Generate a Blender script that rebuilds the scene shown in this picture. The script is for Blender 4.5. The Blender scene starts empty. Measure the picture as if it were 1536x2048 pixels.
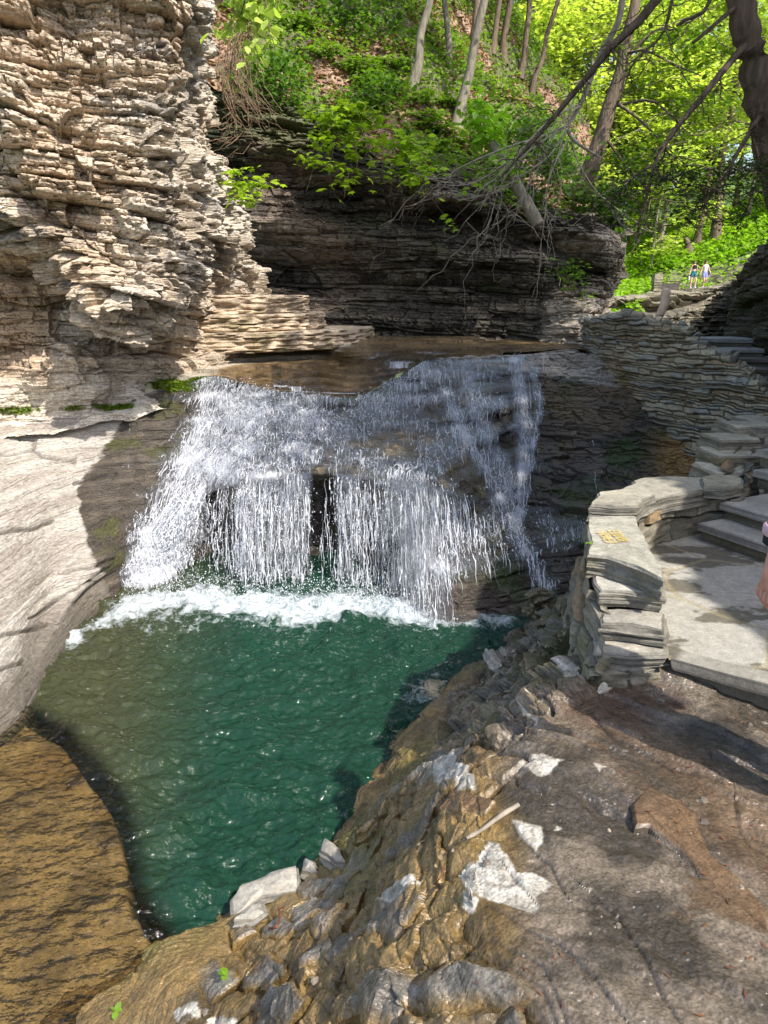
import bpy, bmesh, math, random
import numpy as np
from mathutils import Vector
R = math.radians
# ---------------------------------------------------------------- camera
scn = bpy.context.scene
COL = scn.collection
CAM_Z = 1.6
PITCH = R(17.2)
FPX = 1400.0
cam_d = bpy.data.cameras.new('camera')
cam = bpy.data.objects.new('camera', cam_d)
COL.objects.link(cam)
cam.location = (0, 0, CAM_Z)
cam.rotation_euler = (R(90) - PITCH, 0, 0)
cam_d.sensor_fit = 'VERTICAL'
cam_d.sensor_height = 24
cam_d.lens = 24 * FPX / 2048
cam_d.clip_start = 0.05
cam_d.clip_end = 2000
scn.camera = cam
scn.render.resolution_x = 768
scn.render.resolution_y = 1024
# ---------------------------------------------------------------- sky and sun
SUN_EL, SUN_AZ = R(50), R(140)            # azimuth measured from +y towards +x
world = bpy.data.worlds.new('World')
scn.world = world
world.use_nodes = True
wn = world.node_tree.nodes; wl = world.node_tree.links
wn.clear()
sky = wn.new('ShaderNodeTexSky')
sky.sky_type = 'NISHITA'
sky.sun_disc = False
sky.sun_elevation = SUN_EL
sky.sun_rotation = SUN_AZ
sky.air_density = 1.0
sky.dust_density = 2.5
sky.ozone_density = 1.0
bg = wn.new('ShaderNodeBackground'); bg.inputs[1].default_value = 0.15
wo = wn.new('ShaderNodeOutputWorld')
wl.new(sky.outputs[0], bg.inputs[0]); wl.new(bg.outputs[0], wo.inputs[0])
sd = bpy.data.lights.new('sun', 'SUN')
sd.energy = 3.2; sd.angle = R(0.6); sd.color = (1.0, 0.94, 0.85)
sun = bpy.data.objects.new('sun', sd); COL.objects.link(sun)
sv = Vector((math.sin(SUN_AZ) * math.cos(SUN_EL), math.cos(SUN_AZ) * math.cos(SUN_EL), math.sin(SUN_EL)))
sun.rotation_euler = sv.to_track_quat('Z', 'Y').to_euler()
sun.location = (4, -8, 14)
scn.view_settings.view_transform = 'Standard'
scn.view_settings.look = 'None'
scn.view_settings.exposure = 1.2
scn.view_settings.gamma = 1
scn.cycles.max_bounces = 6
scn.cycles.diffuse_bounces = 3
scn.cycles.glossy_bounces = 3
scn.cycles.transmission_bounces = 4
scn.cycles.transparent_max_bounces = 12
scn.cycles.caustics_reflective = False
scn.cycles.caustics_refractive = False
scn.cycles.use_denoising = True
# ---------------------------------------------------------------- photograph measurements -> places in the world
CP, SP = math.cos(PITCH), math.sin(PITCH)
def ray(px, py):
    a = (px - 768) / FPX; b = (1024 - py) / FPX
    return a, CP + b * SP, -SP + b * CP
def W(px, py, Y):
    a, y, z = ray(px, py); t = Y / y
    return (a * t, Y, CAM_Z + z * t)
def Wz(px, py, z0):
    a, y, z = ray(px, py); t = (z0 - CAM_Z) / z
    return (a * t, y * t, z0)
def proj(P):
    x, y, z = P[..., 0], P[..., 1], P[..., 2] - CAM_Z
    f = y * CP - z * SP; u = y * SP + z * CP
    f = np.where(f > .05, f, .05)
    return 768 + FPX * x / f, 1024 - FPX * u / f
WL = -1.5                                  # pool water level
# ---------------------------------------------------------------- noise
_rs = np.random.RandomState(7)
NM = 4096
_perm = _rs.permutation(NM).astype(np.int64)
_val = _rs.rand(NM) * 2 - 1
from concurrent.futures import ThreadPoolExecutor
_pool = ThreadPoolExecutor(4)
_T3 = (_rs.rand(64 * 64 * 64) * 2 - 1).astype(np.float32)
def chunked(f, shape, *arrs, outs=1):
    """run f over flat chunks of the arrays on four threads"""
    n = int(np.prod(shape)); st = 40000
    flat = [a.reshape((n,) + a.shape[len(shape):]) for a in arrs]
    res = [np.empty(n, np.float32) for _ in range(outs)]
    def go(s):
        r = f(*[a[s:s + st] for a in flat]); r = (r,) if outs == 1 else r
        for o_, v_ in zip(res, r): o_[s:s + st] = v_
    list(_pool.map(go, range(0, n, st)))
    res = [o_.reshape(shape).astype(np.float64) for o_ in res]
    return res[0] if outs == 1 else res
def _vn(P, f, seed):
    P = P * f + (seed * 17.31)
    i = np.floor(P); d = (P - i).astype(np.float32); i = i.astype(np.int64) & 63
    d = d * d * (3 - 2 * d)
    x0, y0, z0 = i[:, 0] * 4096, i[:, 1] * 64, i[:, 2]
    x1, y1, z1 = (x0 + 4096) & 262143, (y0 + 64) & 4095, (z0 + 1) & 63
    dx, dy, dz = d[:, 0], d[:, 1], d[:, 2]
    T = _T3
    a = T[x0 + y0 + z0]; a += (T[x1 + y0 + z0] - a) * dx
    b = T[x0 + y1 + z0]; b += (T[x1 + y1 + z0] - b) * dx
    a += (b - a) * dy
    c = T[x0 + y0 + z1]; c += (T[x1 + y0 + z1] - c) * dx
    b = T[x0 + y1 + z1]; b += (T[x1 + y1 + z1] - b) * dx
    c += (b - c) * dy
    return a + (c - a) * dz
def vnoise(P, f=1.0, seed=0):
    P = np.asarray(P)
    return chunked(lambda p: _vn(p, f, seed), P.shape[:-1], P)
def fbm(P, f=1.0, octv=4, seed=0, gain=.5):
    P = np.asarray(P)
    def go(p):
        q = 0; a = 1; t = 0
        for o in range(octv):
            q = q + a * _vn(p, f * 2.03 ** o, seed + o * 3); t += a; a *= gain
        return q / t
    return chunked(go, P.shape[:-1], P)
def hash01(*k):
    h = np.zeros_like(k[0], dtype=np.int64)
    for q in k: h = _perm[(h * 3 + q.astype(np.int64) * 7 + 13) & 4095]
    return (_val[h] + 1) / 2
def sstep(x, a, b):
    t = np.clip((x - a) / (b - a + 1e-12), 0, 1); return t * t * (3 - 2 * t)
# ---------------------------------------------------------------- mesh makers
def mesh_obj(name, V, faces=None, mat=None, parent=None, col=None, smooth=False, uv=None, quads=None, polys=None):
    me = bpy.data.meshes.new(name)
    V = np.asarray(V, dtype=np.float32).reshape(-1, 3)
    if quads is not None:
        k = quads.shape[1]; nf = len(quads)
        me.vertices.add(len(V)); me.vertices.foreach_set('co', V.ravel())
        me.loops.add(nf * k); me.loops.foreach_set('vertex_index', quads.astype(np.int32).ravel())
        me.polygons.add(nf)
        me.polygons.foreach_set('loop_start', np.arange(0, nf * k, k, dtype=np.int32))
        me.polygons.foreach_set('loop_total', np.full(nf, k, dtype=np.int32))
        me.update(calc_edges=True)
    else:
        me.from_pydata(V.tolist(), [], faces); me.update()
    me.polygons.foreach_set('use_smooth', np.full(len(me.polygons), bool(smooth)))
    if col is not None:
        col = np.asarray(col, dtype=np.float32)
        if col.shape[-1] == 3: col = np.concatenate([col, np.zeros(col.shape[:-1] + (1,), np.float32)], -1)
        ca = me.color_attributes.new('col', 'FLOAT_COLOR', 'POINT')
        ca.data.foreach_set('color', np.clip(col, 0, 1).astype(np.float32).ravel())
    if uv is not None:
        ul = me.uv_layers.new(name='UVMap')
        li = np.empty(len(me.loops), dtype=np.int32); me.loops.foreach_get('vertex_index', li)
        ul.data.foreach_set('uv', np.asarray(uv, dtype=np.float32).reshape(-1, 2)[li].ravel())
    if mat: me.materials.append(mat)
    o = bpy.data.objects.new(name, me); COL.objects.link(o)
    if parent is not None: o.parent = parent
    return o
def grid_quads(nv, nu, mask=None, closed=False):
    i = np.arange(nv * nu).reshape(nv, nu)
    q = np.stack([i[:-1, :-1], i[:-1, 1:], i[1:, 1:], i[1:, :-1]], -1).reshape(-1, 4)
    if mask is not None: q = q[mask[:-1, :-1].ravel() & mask[1:, 1:].ravel()]
    return q
def grid_obj(name, P, mat, col=None, smooth=False, uv=None, mask=None, parent=None):
    nv, nu = P.shape[:2]
    return mesh_obj(name, P.reshape(-1, 3), mat=mat, col=None if col is None else col.reshape(-1, col.shape[-1]),
                    smooth=smooth, uv=uv, quads=grid_quads(nv, nu, mask), parent=parent)
def tag(o, label=None, cat=None, group=None, kind=None):
    if label: o['label'] = label
    if cat: o['category'] = cat
    if group: o['group'] = group
    if kind: o['kind'] = kind
    return o
def empty(name, loc, rz=0):
    o = bpy.data.objects.new(name, None); COL.objects.link(o); o.location = loc; o.rotation_euler = (0, 0, rz); return o
def dup(root, loc, rz=0, s=1.0, label=None, group=None):
    r = root.copy(); COL.objects.link(r); r.location = loc; r.rotation_euler = (0, 0, rz); r.scale = (s, s, s)
    if label: r['label'] = label
    if group: r['group'] = group
    for ch in root.children:
        c = ch.copy(); COL.objects.link(c); c.parent = r
        for g in ch.children:
            d = g.copy(); COL.objects.link(d); d.parent = c
    return r
def catmull(C, t):
    """C (n,...) sampled at t in [0, n-1]"""
    n = len(C); i = np.clip(np.floor(t).astype(int), 0, n - 2); f = (t - i).reshape((-1,) + (1,) * (C.ndim - 1))
    p0 = C[np.clip(i - 1, 0, n - 1)]; p1 = C[i]; p2 = C[i + 1]; p3 = C[np.clip(i + 2, 0, n - 1)]
    m1 = (p2 - p0) * .42; m2 = (p3 - p1) * .42
    f2 = f * f; f3 = f2 * f
    return (2*f3 - 3*f2 + 1) * p1 + (f3 - 2*f2 + f) * m1 + (-2*f3 + 3*f2) * p2 + (f3 - f2) * m2
def chordparam(C, n):
    """sample positions with even spacing by mean chord"""
    d = np.linalg.norm(np.diff(C, axis=0), axis=-1)
    d = d.reshape(len(d), -1).mean(1); s = np.concatenate([[0], np.cumsum(d)])
    return np.interp(np.linspace(0, s[-1], n), s, np.arange(len(s)))
def loft(C, nv, nu, tv=None, tu=None):
    C = np.asarray(C, dtype=np.float64)
    tv = chordparam(C, nv) if tv is None else tv
    A = catmull(C, tv)
    Ct = C.transpose(1, 0, 2)
    tu = chordparam(Ct, nu) if tu is None else tu
    return catmull(A.transpose(1, 0, 2), tu).transpose(1, 0, 2)
def normals(P, toward=(0, 0, 1.6)):
    du = np.gradient(P, axis=1); dv = np.gradient(P, axis=0)
    N = np.cross(du, dv); N /= np.linalg.norm(N, axis=-1, keepdims=True) + 1e-9
    if toward is not None:
        s = np.sign(((np.array(toward) - P) * N).sum(-1).mean())
        N = N * (s if s != 0 else 1)
    return N
def tps(ctrl, XY, reg=1e-4):
    ctrl = np.asarray(ctrl, float); p = ctrl[:, :2]; n = len(p)
    def U(r2): return np.where(r2 > 1e-12, r2 * np.log(r2 + 1e-20), 0)
    K = U(((p[:, None] - p[None]) ** 2).sum(-1)) + np.eye(n) * reg
    A = np.zeros((n + 3, n + 3)); A[:n, :n] = K; A[:n, n] = 1; A[:n, n+1:] = p; A[n, :n] = 1; A[n+1:, :n] = p.T
    w = np.linalg.solve(A, np.concatenate([ctrl[:, 2], [0, 0, 0]]))
    Q = XY.reshape(-1, 2); out = np.empty(len(Q))
    for s in range(0, len(Q), 60000):
        q = Q[s:s+60000]
        out[s:s+60000] = U(((q[:, None] - p[None]) ** 2).sum(-1)) @ w[:n] + w[n] + q @ w[n+1:]
    return out.reshape(XY.shape[:-1])
def inside(px, py, poly):
    poly = np.asarray(poly, float); r = np.zeros(px.shape, bool); n = len(poly)
    for i in range(n):
        x1, y1 = poly[i]; x2, y2 = poly[(i + 1) % n]
        if y1 == y2: continue
        c = ((y1 > py) != (y2 > py)) & (px < (x2 - x1) * (py - y1) / (y2 - y1) + x1)
        r ^= c
    return r
def segdist(px, py, line, closed=False):
    return chunked(lambda a, b: _segdist(a, b, line, closed), px.shape, px, np.broadcast_to(py, px.shape), outs=2)
def _segdist(px, py, line, closed=False):
    line = np.asarray(line, float); d = np.full(px.shape, 1e9); side = np.zeros(px.shape); n = len(line)
    for i in range(n if closed else n - 1):
        a = line[i]; b = line[(i + 1) % n]; ab = b - a; L = (ab ** 2).sum() + 1e-12
        t = np.clip(((px - a[0]) * ab[0] + (py - a[1]) * ab[1]) / L, 0, 1)
        dx = px - a[0] - t * ab[0]; dy = py - a[1] - t * ab[1]; q = np.hypot(dx, dy)
        m = q < d; d[m] = q[m]; side[m] = np.sign(ab[0] * dy - ab[1] * dx)[m]
    return d, side
def polymask(px, py, poly, soft):
    poly = np.asarray(poly, float); out = np.zeros(px.shape)
    bb = (px > poly[:, 0].min() - soft) & (px < poly[:, 0].max() + soft) & (py > poly[:, 1].min() - soft) & (py < poly[:, 1].max() + soft)
    if not bb.any(): return out
    a, b = px[bb], np.broadcast_to(py, px.shape)[bb]
    m = inside(a, b, poly); d, _ = segdist(a, b, poly, True)
    out[bb] = sstep(np.where(m, d, -d), -soft, soft)
    return out
def neardist(px, py, line, far):
    line = np.asarray(line, float); D = np.full(px.shape, 1e9); S = np.zeros(px.shape)
    bb = (px > line[:, 0].min() - far) & (px < line[:, 0].max() + far) & (py > line[:, 1].min() - far) & (py < line[:, 1].max() + far)
    if bb.any(): D[bb], S[bb] = segdist(px[bb], py[bb], line)
    return D, S
# ---------------------------------------------------------------- bedded rock
def strata(P, seed, thick, blk, dip=(0.0, 0.0), gap=0.0):
    return chunked(lambda p: _strata(p, seed, thick, blk, dip), P.shape[:-1], P, outs=4)
def _strata(P, seed, thick, blk, dip):
    """stepped offset of bedded rock: (offset -1..1, layer value, block value, depth inside gap)"""
    rs = np.random.RandomState(seed)
    b = np.cumsum(rs.uniform(.35, 1.65, 4000) * thick) - 12.0
    h = P[..., 2] + dip[0] * P[..., 0] + dip[1] * P[..., 1] + thick * .8 * _vn(P, .6, seed) + thick * .5 * _vn(P * np.array([1, 1, .4]), .35 / thick ** .5, seed + 1)
    k = np.searchsorted(b, h) ; k = np.clip(k, 1, len(b) - 1)
    f = (h - b[k - 1]) / (b[k] - b[k - 1])
    lr = hash01(k, k * 0 + seed)
    th = rs.uniform(0, 3.14, 4001)[k]; bs = rs.uniform(.5, 1.9, 4001)[k] * blk
    wob = .5 * _vn(P, 1.2 / blk, seed + 5)
    cx = (P[..., 0] * np.cos(th) + P[..., 1] * np.sin(th)) / bs + lr * 50 + wob
    cy = (-P[..., 0] * np.sin(th) + P[..., 1] * np.cos(th)) / (bs * .7) + lr * 31 + wob
    ix, iy = np.floor(cx), np.floor(cy)
    br = hash01(ix, iy, k)
    off = (lr - .5) * .9 + (br - .5) * 1.2
    off = off - .35 * (2 * f - 1) ** 6
    g = np.minimum(np.minimum(cx - ix, 1 - (cx - ix)) * bs, np.minimum(cy - iy, 1 - (cy - iy)) * bs * .7)
    g = np.minimum(g, np.minimum(f, 1 - f) * (b[k] - b[k - 1]))
    return off, lr, br, g
def bands(P, N, seed, levels, hz=.8):
    """displace along mostly horizontal normals by several scales of beds"""
    Nh = N * np.array([1, 1, 1 - hz]); Nh /= np.linalg.norm(Nh, axis=-1, keepdims=True) + 1e-9
    off = 0; tone = 0; w = 0
    for i, (th, blk, amp) in enumerate(levels[:]):
        o, lr, br, g = strata(P, seed + i * 11, th, blk, DIP)
        off = off + o * amp; tone = tone + (lr * .6 + br * .4); w += 1
    return P + Nh * off[..., None], tone / w, off
DIP = (.035, .05)
# ---------------------------------------------------------------- materials
def nmat(name):
    m = bpy.data.materials.new(name); m.use_nodes = True
    nt = m.node_tree; nt.nodes.clear()
    out = nt.nodes.new('ShaderNodeOutputMaterial')
    return m, nt, out
def N_(nt, t, **kw):
    n = nt.nodes.new(t)
    for k, v in kw.items():
        if k.startswith('i_'): n.inputs[k[2:].replace('_', ' ')].default_value = v
        else: setattr(n, k, v)
    return n
def rock_material(name, bump=.5, stretch=(1, 1, 6), scale=14, dist=.012, rdry=.85, rwet=.22, speck=.5):
    m, nt, out = nmat(name); L = nt.links.new
    at = N_(nt, 'ShaderNodeVertexColor', layer_name='col')
    geo = N_(nt, 'ShaderNodeNewGeometry')
    mp = N_(nt, 'ShaderNodeMapping'); mp.inputs['Scale'].default_value = stretch
    L(geo.outputs['Position'], mp.inputs['Vector'])
    n1 = N_(nt, 'ShaderNodeTexNoise'); n1.inputs['Scale'].default_value = scale; n1.inputs['Detail'].default_value = 6; n1.inputs['Roughness'].default_value = .65
    L(mp.outputs[0], n1.inputs['Vector'])
    n2 = N_(nt, 'ShaderNodeTexNoise'); n2.inputs['Scale'].default_value = scale * 4; n2.inputs['Detail'].default_value = 4
    L(geo.outputs['Position'], n2.inputs['Vector'])
    mr = N_(nt, 'ShaderNodeMapRange'); mr.inputs['From Min'].default_value = .3; mr.inputs['From Max'].default_value = .7
    mr.inputs['To Min'].default_value = 1 - speck; mr.inputs['To Max'].default_value = 1 + speck
    L(n1.outputs[0], mr.inputs['Value'])
    mr2 = N_(nt, 'ShaderNodeMapRange'); mr2.inputs['From Min'].default_value = .3; mr2.inputs['From Max'].default_value = .7
    mr2.inputs['To Min'].default_value = 1 - speck * .6; mr2.inputs['To Max'].default_value = 1 + speck * .6
    L(n2.outputs[0], mr2.inputs['Value'])
    mu = N_(nt, 'ShaderNodeMath', operation='MULTIPLY'); L(mr.outputs[0], mu.inputs[0]); L(mr2.outputs[0], mu.inputs[1])
    mx = N_(nt, 'ShaderNodeVectorMath', operation='SCALE'); L(at.outputs['Color'], mx.inputs[0]); L(mu.outputs[0], mx.inputs['Scale'])
    bs = N_(nt, 'ShaderNodeBsdfPrincipled')
    L(mx.outputs[0], bs.inputs['Base Color'])
    rr = N_(nt, 'ShaderNodeMapRange'); rr.inputs['To Min'].default_value = rdry; rr.inputs['To Max'].default_value = rwet
    wv = N_(nt, 'ShaderNodeMath', operation='MULTIPLY_ADD'); wv.inputs[1].default_value = .5; L(n1.outputs[0], wv.inputs[0])
    wv.inputs[2].default_value = -.25
    wa = N_(nt, 'ShaderNodeMath', operation='ADD'); L(wv.outputs[0], wa.inputs[0]); L(at.outputs['Alpha'], wa.inputs[1])
    L(wa.outputs[0], rr.inputs['Value']); L(rr.outputs[0], bs.inputs['Roughness'])
    ad = N_(nt, 'ShaderNodeMath', operation='ADD'); L(n1.outputs[0], ad.inputs[0]); 
    m3 = N_(nt, 'ShaderNodeMath', operation='MULTIPLY'); m3.inputs[1].default_value = .35; L(n2.outputs[0], m3.inputs[0]); L(m3.outputs[0], ad.inputs[1])
    bp = N_(nt, 'ShaderNodeBump'); bp.inputs['Strength'].default_value = bump; bp.inputs['Distance'].default_value = dist
    L(ad.outputs[0], bp.inputs['Height']); L(bp.outputs[0], bs.inputs['Normal'])
    L(bs.outputs[0], out.inputs[0])
    return m
M_rock = rock_material('bedded_shale', .7, (1, 1, 7), 9, .03)
M_fore = rock_material('wet_rock', .42, (1, 1, 1), 30, .012, rdry=.62, rwet=.12, speck=.42)
M_bank = rock_material('scoured_rock', .95, (1, 1, 14), 9, .03, speck=.42)
M_soil = rock_material('soil', .8, (1, 1, 1), 12, .05, speck=.5)
def C3(r, g, b): return np.array([r, g, b], float)
def mixc(a, b, t): return a + (b - a) * t[..., None]
# ================================================================ LARGE ROCK
def tbl(rows, add=None): return np.array([[W(*p) for p in r] for r in rows])
# ---- left cliff
cl = tbl([
 [(-700,-1500,8.6),(-250,-1500,8.8),(0,-1500,9),(130,-1500,9.2),(240,-1500,9.4),(340,-1500,9.7),(470,-1500,10.2),(500,-1500,11),(505,-1500,14)],
 [(-600,-420,8.2),(-220,-420,8.3),(0,-420,8.5),(130,-420,8.7),(240,-420,8.9),(340,-420,9.1),(435,-420,9.5),(450,-420,10.5),(455,-420,13.5)],
 [(-500,0,7.6),(-200,0,7.8),(0,0,8.1),(130,0,8.3),(240,0,8.5),(340,0,8.7),(425,0,9.0),(432,0,10.5),(450,0,13.5)],
 [(-500,150,7.4),(-200,150,7.6),(0,150,7.9),(130,150,8.1),(240,150,8.3),(330,150,8.5),(405,150,9.1),(422,150,10.5),(440,160,13.5)],
 [(-500,300,7.3),(-200,300,7.5),(0,300,7.7),(120,300,7.9),(230,300,8.1),(330,300,8.5),(400,300,9.2),(440,320,10.6),(480,330,13.4)],
 [(-500,420,7.3),(-200,420,7.5),(0,420,7.7),(120,430,7.8),(230,430,8.0),(330,430,8.4),(430,430,9.2),(490,460,10.6),(520,470,13.2)],
 [(-500,500,7.9),(-200,490,8.0),(0,470,8.1),(110,510,7.9),(225,520,7.9),(335,530,8.4),(440,520,9.2),(482,520,10.8),(540,560,13.2)],
 [(-500,560,8.5),(-200,560,8.5),(0,525,8.6),(85,560,8.7),(220,600,7.95),(320,590,8.3),(400,575,9.8),(440,575,11.2),(560,590,13.2)],
 [(-500,650,8.5),(-200,650,8.6),(0,650,8.75),(100,640,9.0),(215,650,9.0),(318,640,9.3),(400,650,10.4),(500,640,12),(600,640,13.3)],
 [(-500,750,8.3),(-200,750,8.5),(0,745,8.7),(100,745,8.8),(210,745,8.9),(310,735,9.7),(400,700,10.6),(500,680,12),(620,660,13.3)],
 [(-500,870,7.9),(-200,870,8.2),(0,850,8.6),(100,840,8.8),(210,820,9.1),(300,790,9.5),(400,755,10.1),(500,735,11.4),(620,700,12.8)],
 [(-500,960,7.4),(-200,930,7.8),(0,880,8.3),(100,870,8.5),(210,850,8.8),(300,830,9.2),(400,800,9.7),(500,780,10.8),(620,740,12.4)],
])
P = loft(cl, 1150, 640)
N = normals(P)
big = fbm(P * np.array([1, 1, 1.6]), .9, 3, 3)
px, py = proj(P); edgef = sstep(px, 330, 420) * (1 - sstep(py, 480, 620))
P = P + N * (big * .40 * (1 - .7 * edgef) - .34 * edgef)[..., None]
px, py = proj(P)
smooth_low = sstep(py, 680, 800)
lv = [(.75, .9, .18), (.34, .5, .22), (.12, .22, .14), (.045, .10, .05)]
Q, tone, off = bands(P, N, 21, lv, .75)
amp = (1 - .8 * smooth_low)
lowleft = .55 * np.maximum(polymask(px, py, [(-600,500),(60,500),(105,560),(110,690),(-600,700)], 25), polymask(px, py, [(330,580),(480,560),(640,590),(640,700),(420,720),(330,660)], 20))
amp = amp * (1 - .72 * lowleft)
P2 = P + (Q - P) * amp[..., None]
P2 = P2 + N * (fbm(P, 7, 4, 8) * .055 * (1 - .6 * smooth_low))[..., None]
P2 += N * (np.round(fbm(P * np.array([.6, .6, 5]), 2.2, 3, 9) * 4) / 4 * .045 * smooth_low)[..., None]
base = mixc(C3(.31, .255, .195), C3(.57, .505, .415), sstep(tone + .35 * fbm(P, 2, 3, 5), .2, .85))
base = mixc(base, C3(.36, .25, .15), .55 * sstep(vnoise(P, .8, 31), .2, .8))
base = mixc(base, C3(.20, .19, .18), .6 * sstep(fbm(P * np.array([1, 1, 3]), 1.3, 3, 33), .15, .5))
brown = polymask(px, py, [(-600,490),(60,490),(110,560),(100,760),(-600,780)], 30)
base = mixc(base, C3(.30, .19, .095), .65 * brown)
base = mixc(base, C3(.42, .33, .24), .5 * polymask(px, py, [(300,560),(640,560),(640,720),(420,760),(100,770),(0,720),(300,690)], 25))
moss = (np.exp(-(((px - 340) / 75) ** 2 + ((py - 770) / 22) ** 2)) + np.exp(-(((px - 600) / 90) ** 2 + ((py - 676) / 12) ** 2)) + .7 * np.exp(-(((px - 230) / 160) ** 2 + ((py - 815) / 9) ** 2)) + .6 * np.exp(-(((px - 20) / 120) ** 2 + ((py - 822) / 12) ** 2)))
moss = sstep(moss * .9 + .5 * fbm(P, 7, 3, 41), .4, .75)
base = mixc(base, C3(.10, .13, .015), moss * .9)
greencor = sstep(px, 405, 425) * sstep(300 - py, 0, 200)
base = mixc(base, C3(.10, .11, .05), .6 * greencor)
MOSSP = [P2[moss > .6]]
grid_obj('cliff', P2, M_rock, np.concatenate([base, (moss * 0)[..., None]], -1)); tag(bpy.data.objects['cliff'], kind='structure')
# ---- lower bedrock: left bank, cascade face, slabs under the wall
lb = [
 [(-400,840,7.0),(0,845,8.6),(90,842,8.8),(200,825,9.0),(290,790,9.4),(415,752,9.8),(470,757,9.8),(520,776,9.55),(630,790,9.5),(720,794,9.5),(850,722,10.9),(960,712,11.1),(1050,708,11.4),(1150,700,12),(1280,735,11.6),(1420,840,10.2),(1620,840,9.8)],
 [(-400,900,6.4),(0,900,8.0),(100,895,8.35),(195,890,8.6),(280,860,9.0),(398,830,9.4),(455,830,9.35),(520,822,9.25),(630,830,9.2),(720,832,9.2),(850,806,9.8),(960,806,9.95),(1055,800,10.6),(1155,780,11.1),(1275,800,10.8),(1420,885,9.8),(1620,885,9.4)],
 [(-400,980,5.8),(0,965,7.3),(105,965,7.8),(185,965,8.2),(272,930,8.6),(380,900,9.0),(440,895,8.8),(520,870,8.6),(630,870,8.6),(720,870,8.6),(850,880,8.6),(960,880,9.1),(1058,880,10.0),(1158,860,10.3),(1280,880,10.0),(1420,920,9.4),(1620,920,9.0)],
 [(-400,1100,5.0),(0,1100,6.3),(108,1095,6.95),(188,1070,7.4),(266,1045,7.95),(330,1035,8.1),(410,985,8.2),(510,955,7.65),(630,942,7.75),(720,952,7.6),(850,960,7.4),(960,1000,8.0),(1050,1035,8.3),(1152,960,9.2),(1290,960,9.1),(1420,960,9.0),(1620,960,8.6)],
 [(-400,1240,4.4),(0,1240,5.55),(85,1240,6.0),(190,1140,6.85),(262,1105,7.55),(318,1095,7.75),(425,1020,8.5),(512,985,8.3),(630,975,8.35),(720,985,8.3),(850,1030,7.2),(965,1060,7.4),(1055,1075,7.5),(1152,1070,7.7),(1290,1040,8.2),(1420,1010,8.4),(1620,1010,8.2)],
 [(-400,1420,3.8),(0,1350,4.95),(72,1320,5.35),(165,1190,6.6),(258,1135,7.4),(315,1120,7.7),(430,1070,8.5),(515,1065,8.4),(630,1065,8.4),(725,1060,8.35),(860,1100,6.9),(975,1110,7.0),(1060,1120,7.2),(1150,1120,7.3),(1290,1090,7.7),(1420,1080,7.8),(1620,1080,7.6)],
]
C = tbl(lb)
wlrow = [Wz(*p, WL) for p in [(-430,1700),(0,1470),(82,1375),(170,1245),(262,1172),(315,1165)]] + [W(430,1130,8.3),W(515,1130,8.2),W(630,1130,8.2),W(725,1140,8.0)] + [Wz(*p, WL) for p in [(868,1238),(1000,1236),(1060,1215),(1150,1190),(1290,1180),(1420,1180),(1620,1180)]]
wlrow = np.array(wlrow); wlrow[6:10, 2] = WL - .02
dn = wlrow + np.array([0, -.05, -.5]); dn[:, 2] = WL - .45
dn2 = dn + np.array([0, 0, -1.0])
C = np.concatenate([C, wlrow[None], dn[None], dn2[None]])
CL = C.copy()
TV = chordparam(C, 760); TU = chordparam(C.transpose(1, 0, 2), 1150)
P = loft(C, 760, 1150, TV, TU)
N = normals(P)
px, py = proj(P)
# ledges of the cascade: each bed sticks out, then drops
fz = (P[..., 2] + .07 * fbm(P * np.array([1, 1, .3]), 1.1, 3, 62)) / .23; fz = fz - np.floor(fz)
saw = sstep(fz, .0, .75) * (1 - sstep(fz, .86, 1.0))
zone = sstep(px, 400, 450) * (1 - sstep(px, 1000, 1080)) * sstep(P[..., 2], -.45, -.2)
P = P - np.array([0, 1., 0]) * ((.5 - saw) * .15 * zone * (.6 + .8 * sstep(vnoise(P, 1.4, 63), -.5, .5)))[..., None]
P = P + N * (.05 * fbm(P, 3.5, 3, 64) * zone)[..., None]
N = normals(P)
PF = P.copy()

UU = np.broadcast_to(TU[None, :], P.shape[:2]); VV = np.broadcast_to(TV[:, None], P.shape[:2])
leftb = 1 - sstep(px, 170, 420)           # smooth scoured bank
rightb = sstep(px + (py - 900) * .25, 985, 1120)         # rough beds right of the fall
mid = 1 - np.maximum(leftb, rightb)
Q, tone, off = bands(P, N, 77, [(.11, .3, .07), (.04, .12, .035)], .55)
P2 = P + (Q - P) * (rightb + mid * .42 + leftb * .04)[..., None]
wave = fbm(P * np.array([.6, .6, 1.6]), 1.1, 3, 51) * .07
fine = np.round(fbm(P * np.array([.5, .5, 7]), 2.6, 3, 52) * 3 + fbm(P, 4, 2, 53)) / 3 * .03
P2 = P2 + N * (wave * (.5 + .5 * leftb) + fine * (leftb * .62 + .3))[..., None]
# a few open bedding cracks in the bank
crk = 0
for ln in [[(0,905),(60,902),(90,912),(150,922)], [(40,872),(70,878),(66,900)], [(0,1065),(60,1055),(110,1040)], [(120,1150),(170,1140),(230,1120)], [(150,965),(190,955),(230,945)],
           [(0,780),(60,778),(120,790)], [(60,1240),(130,1190),(180,1160)], [(0,1275),(60,1262),(90,1248)], [(0,1340),(50,1320)]]:
    d, s = segdist(px, py + 5 * vnoise(P, 5, 3), ln); crk = crk + np.exp(-(d / 3.2) ** 2)
P2 = P2 - N * (crk * .05)[..., None]
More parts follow.
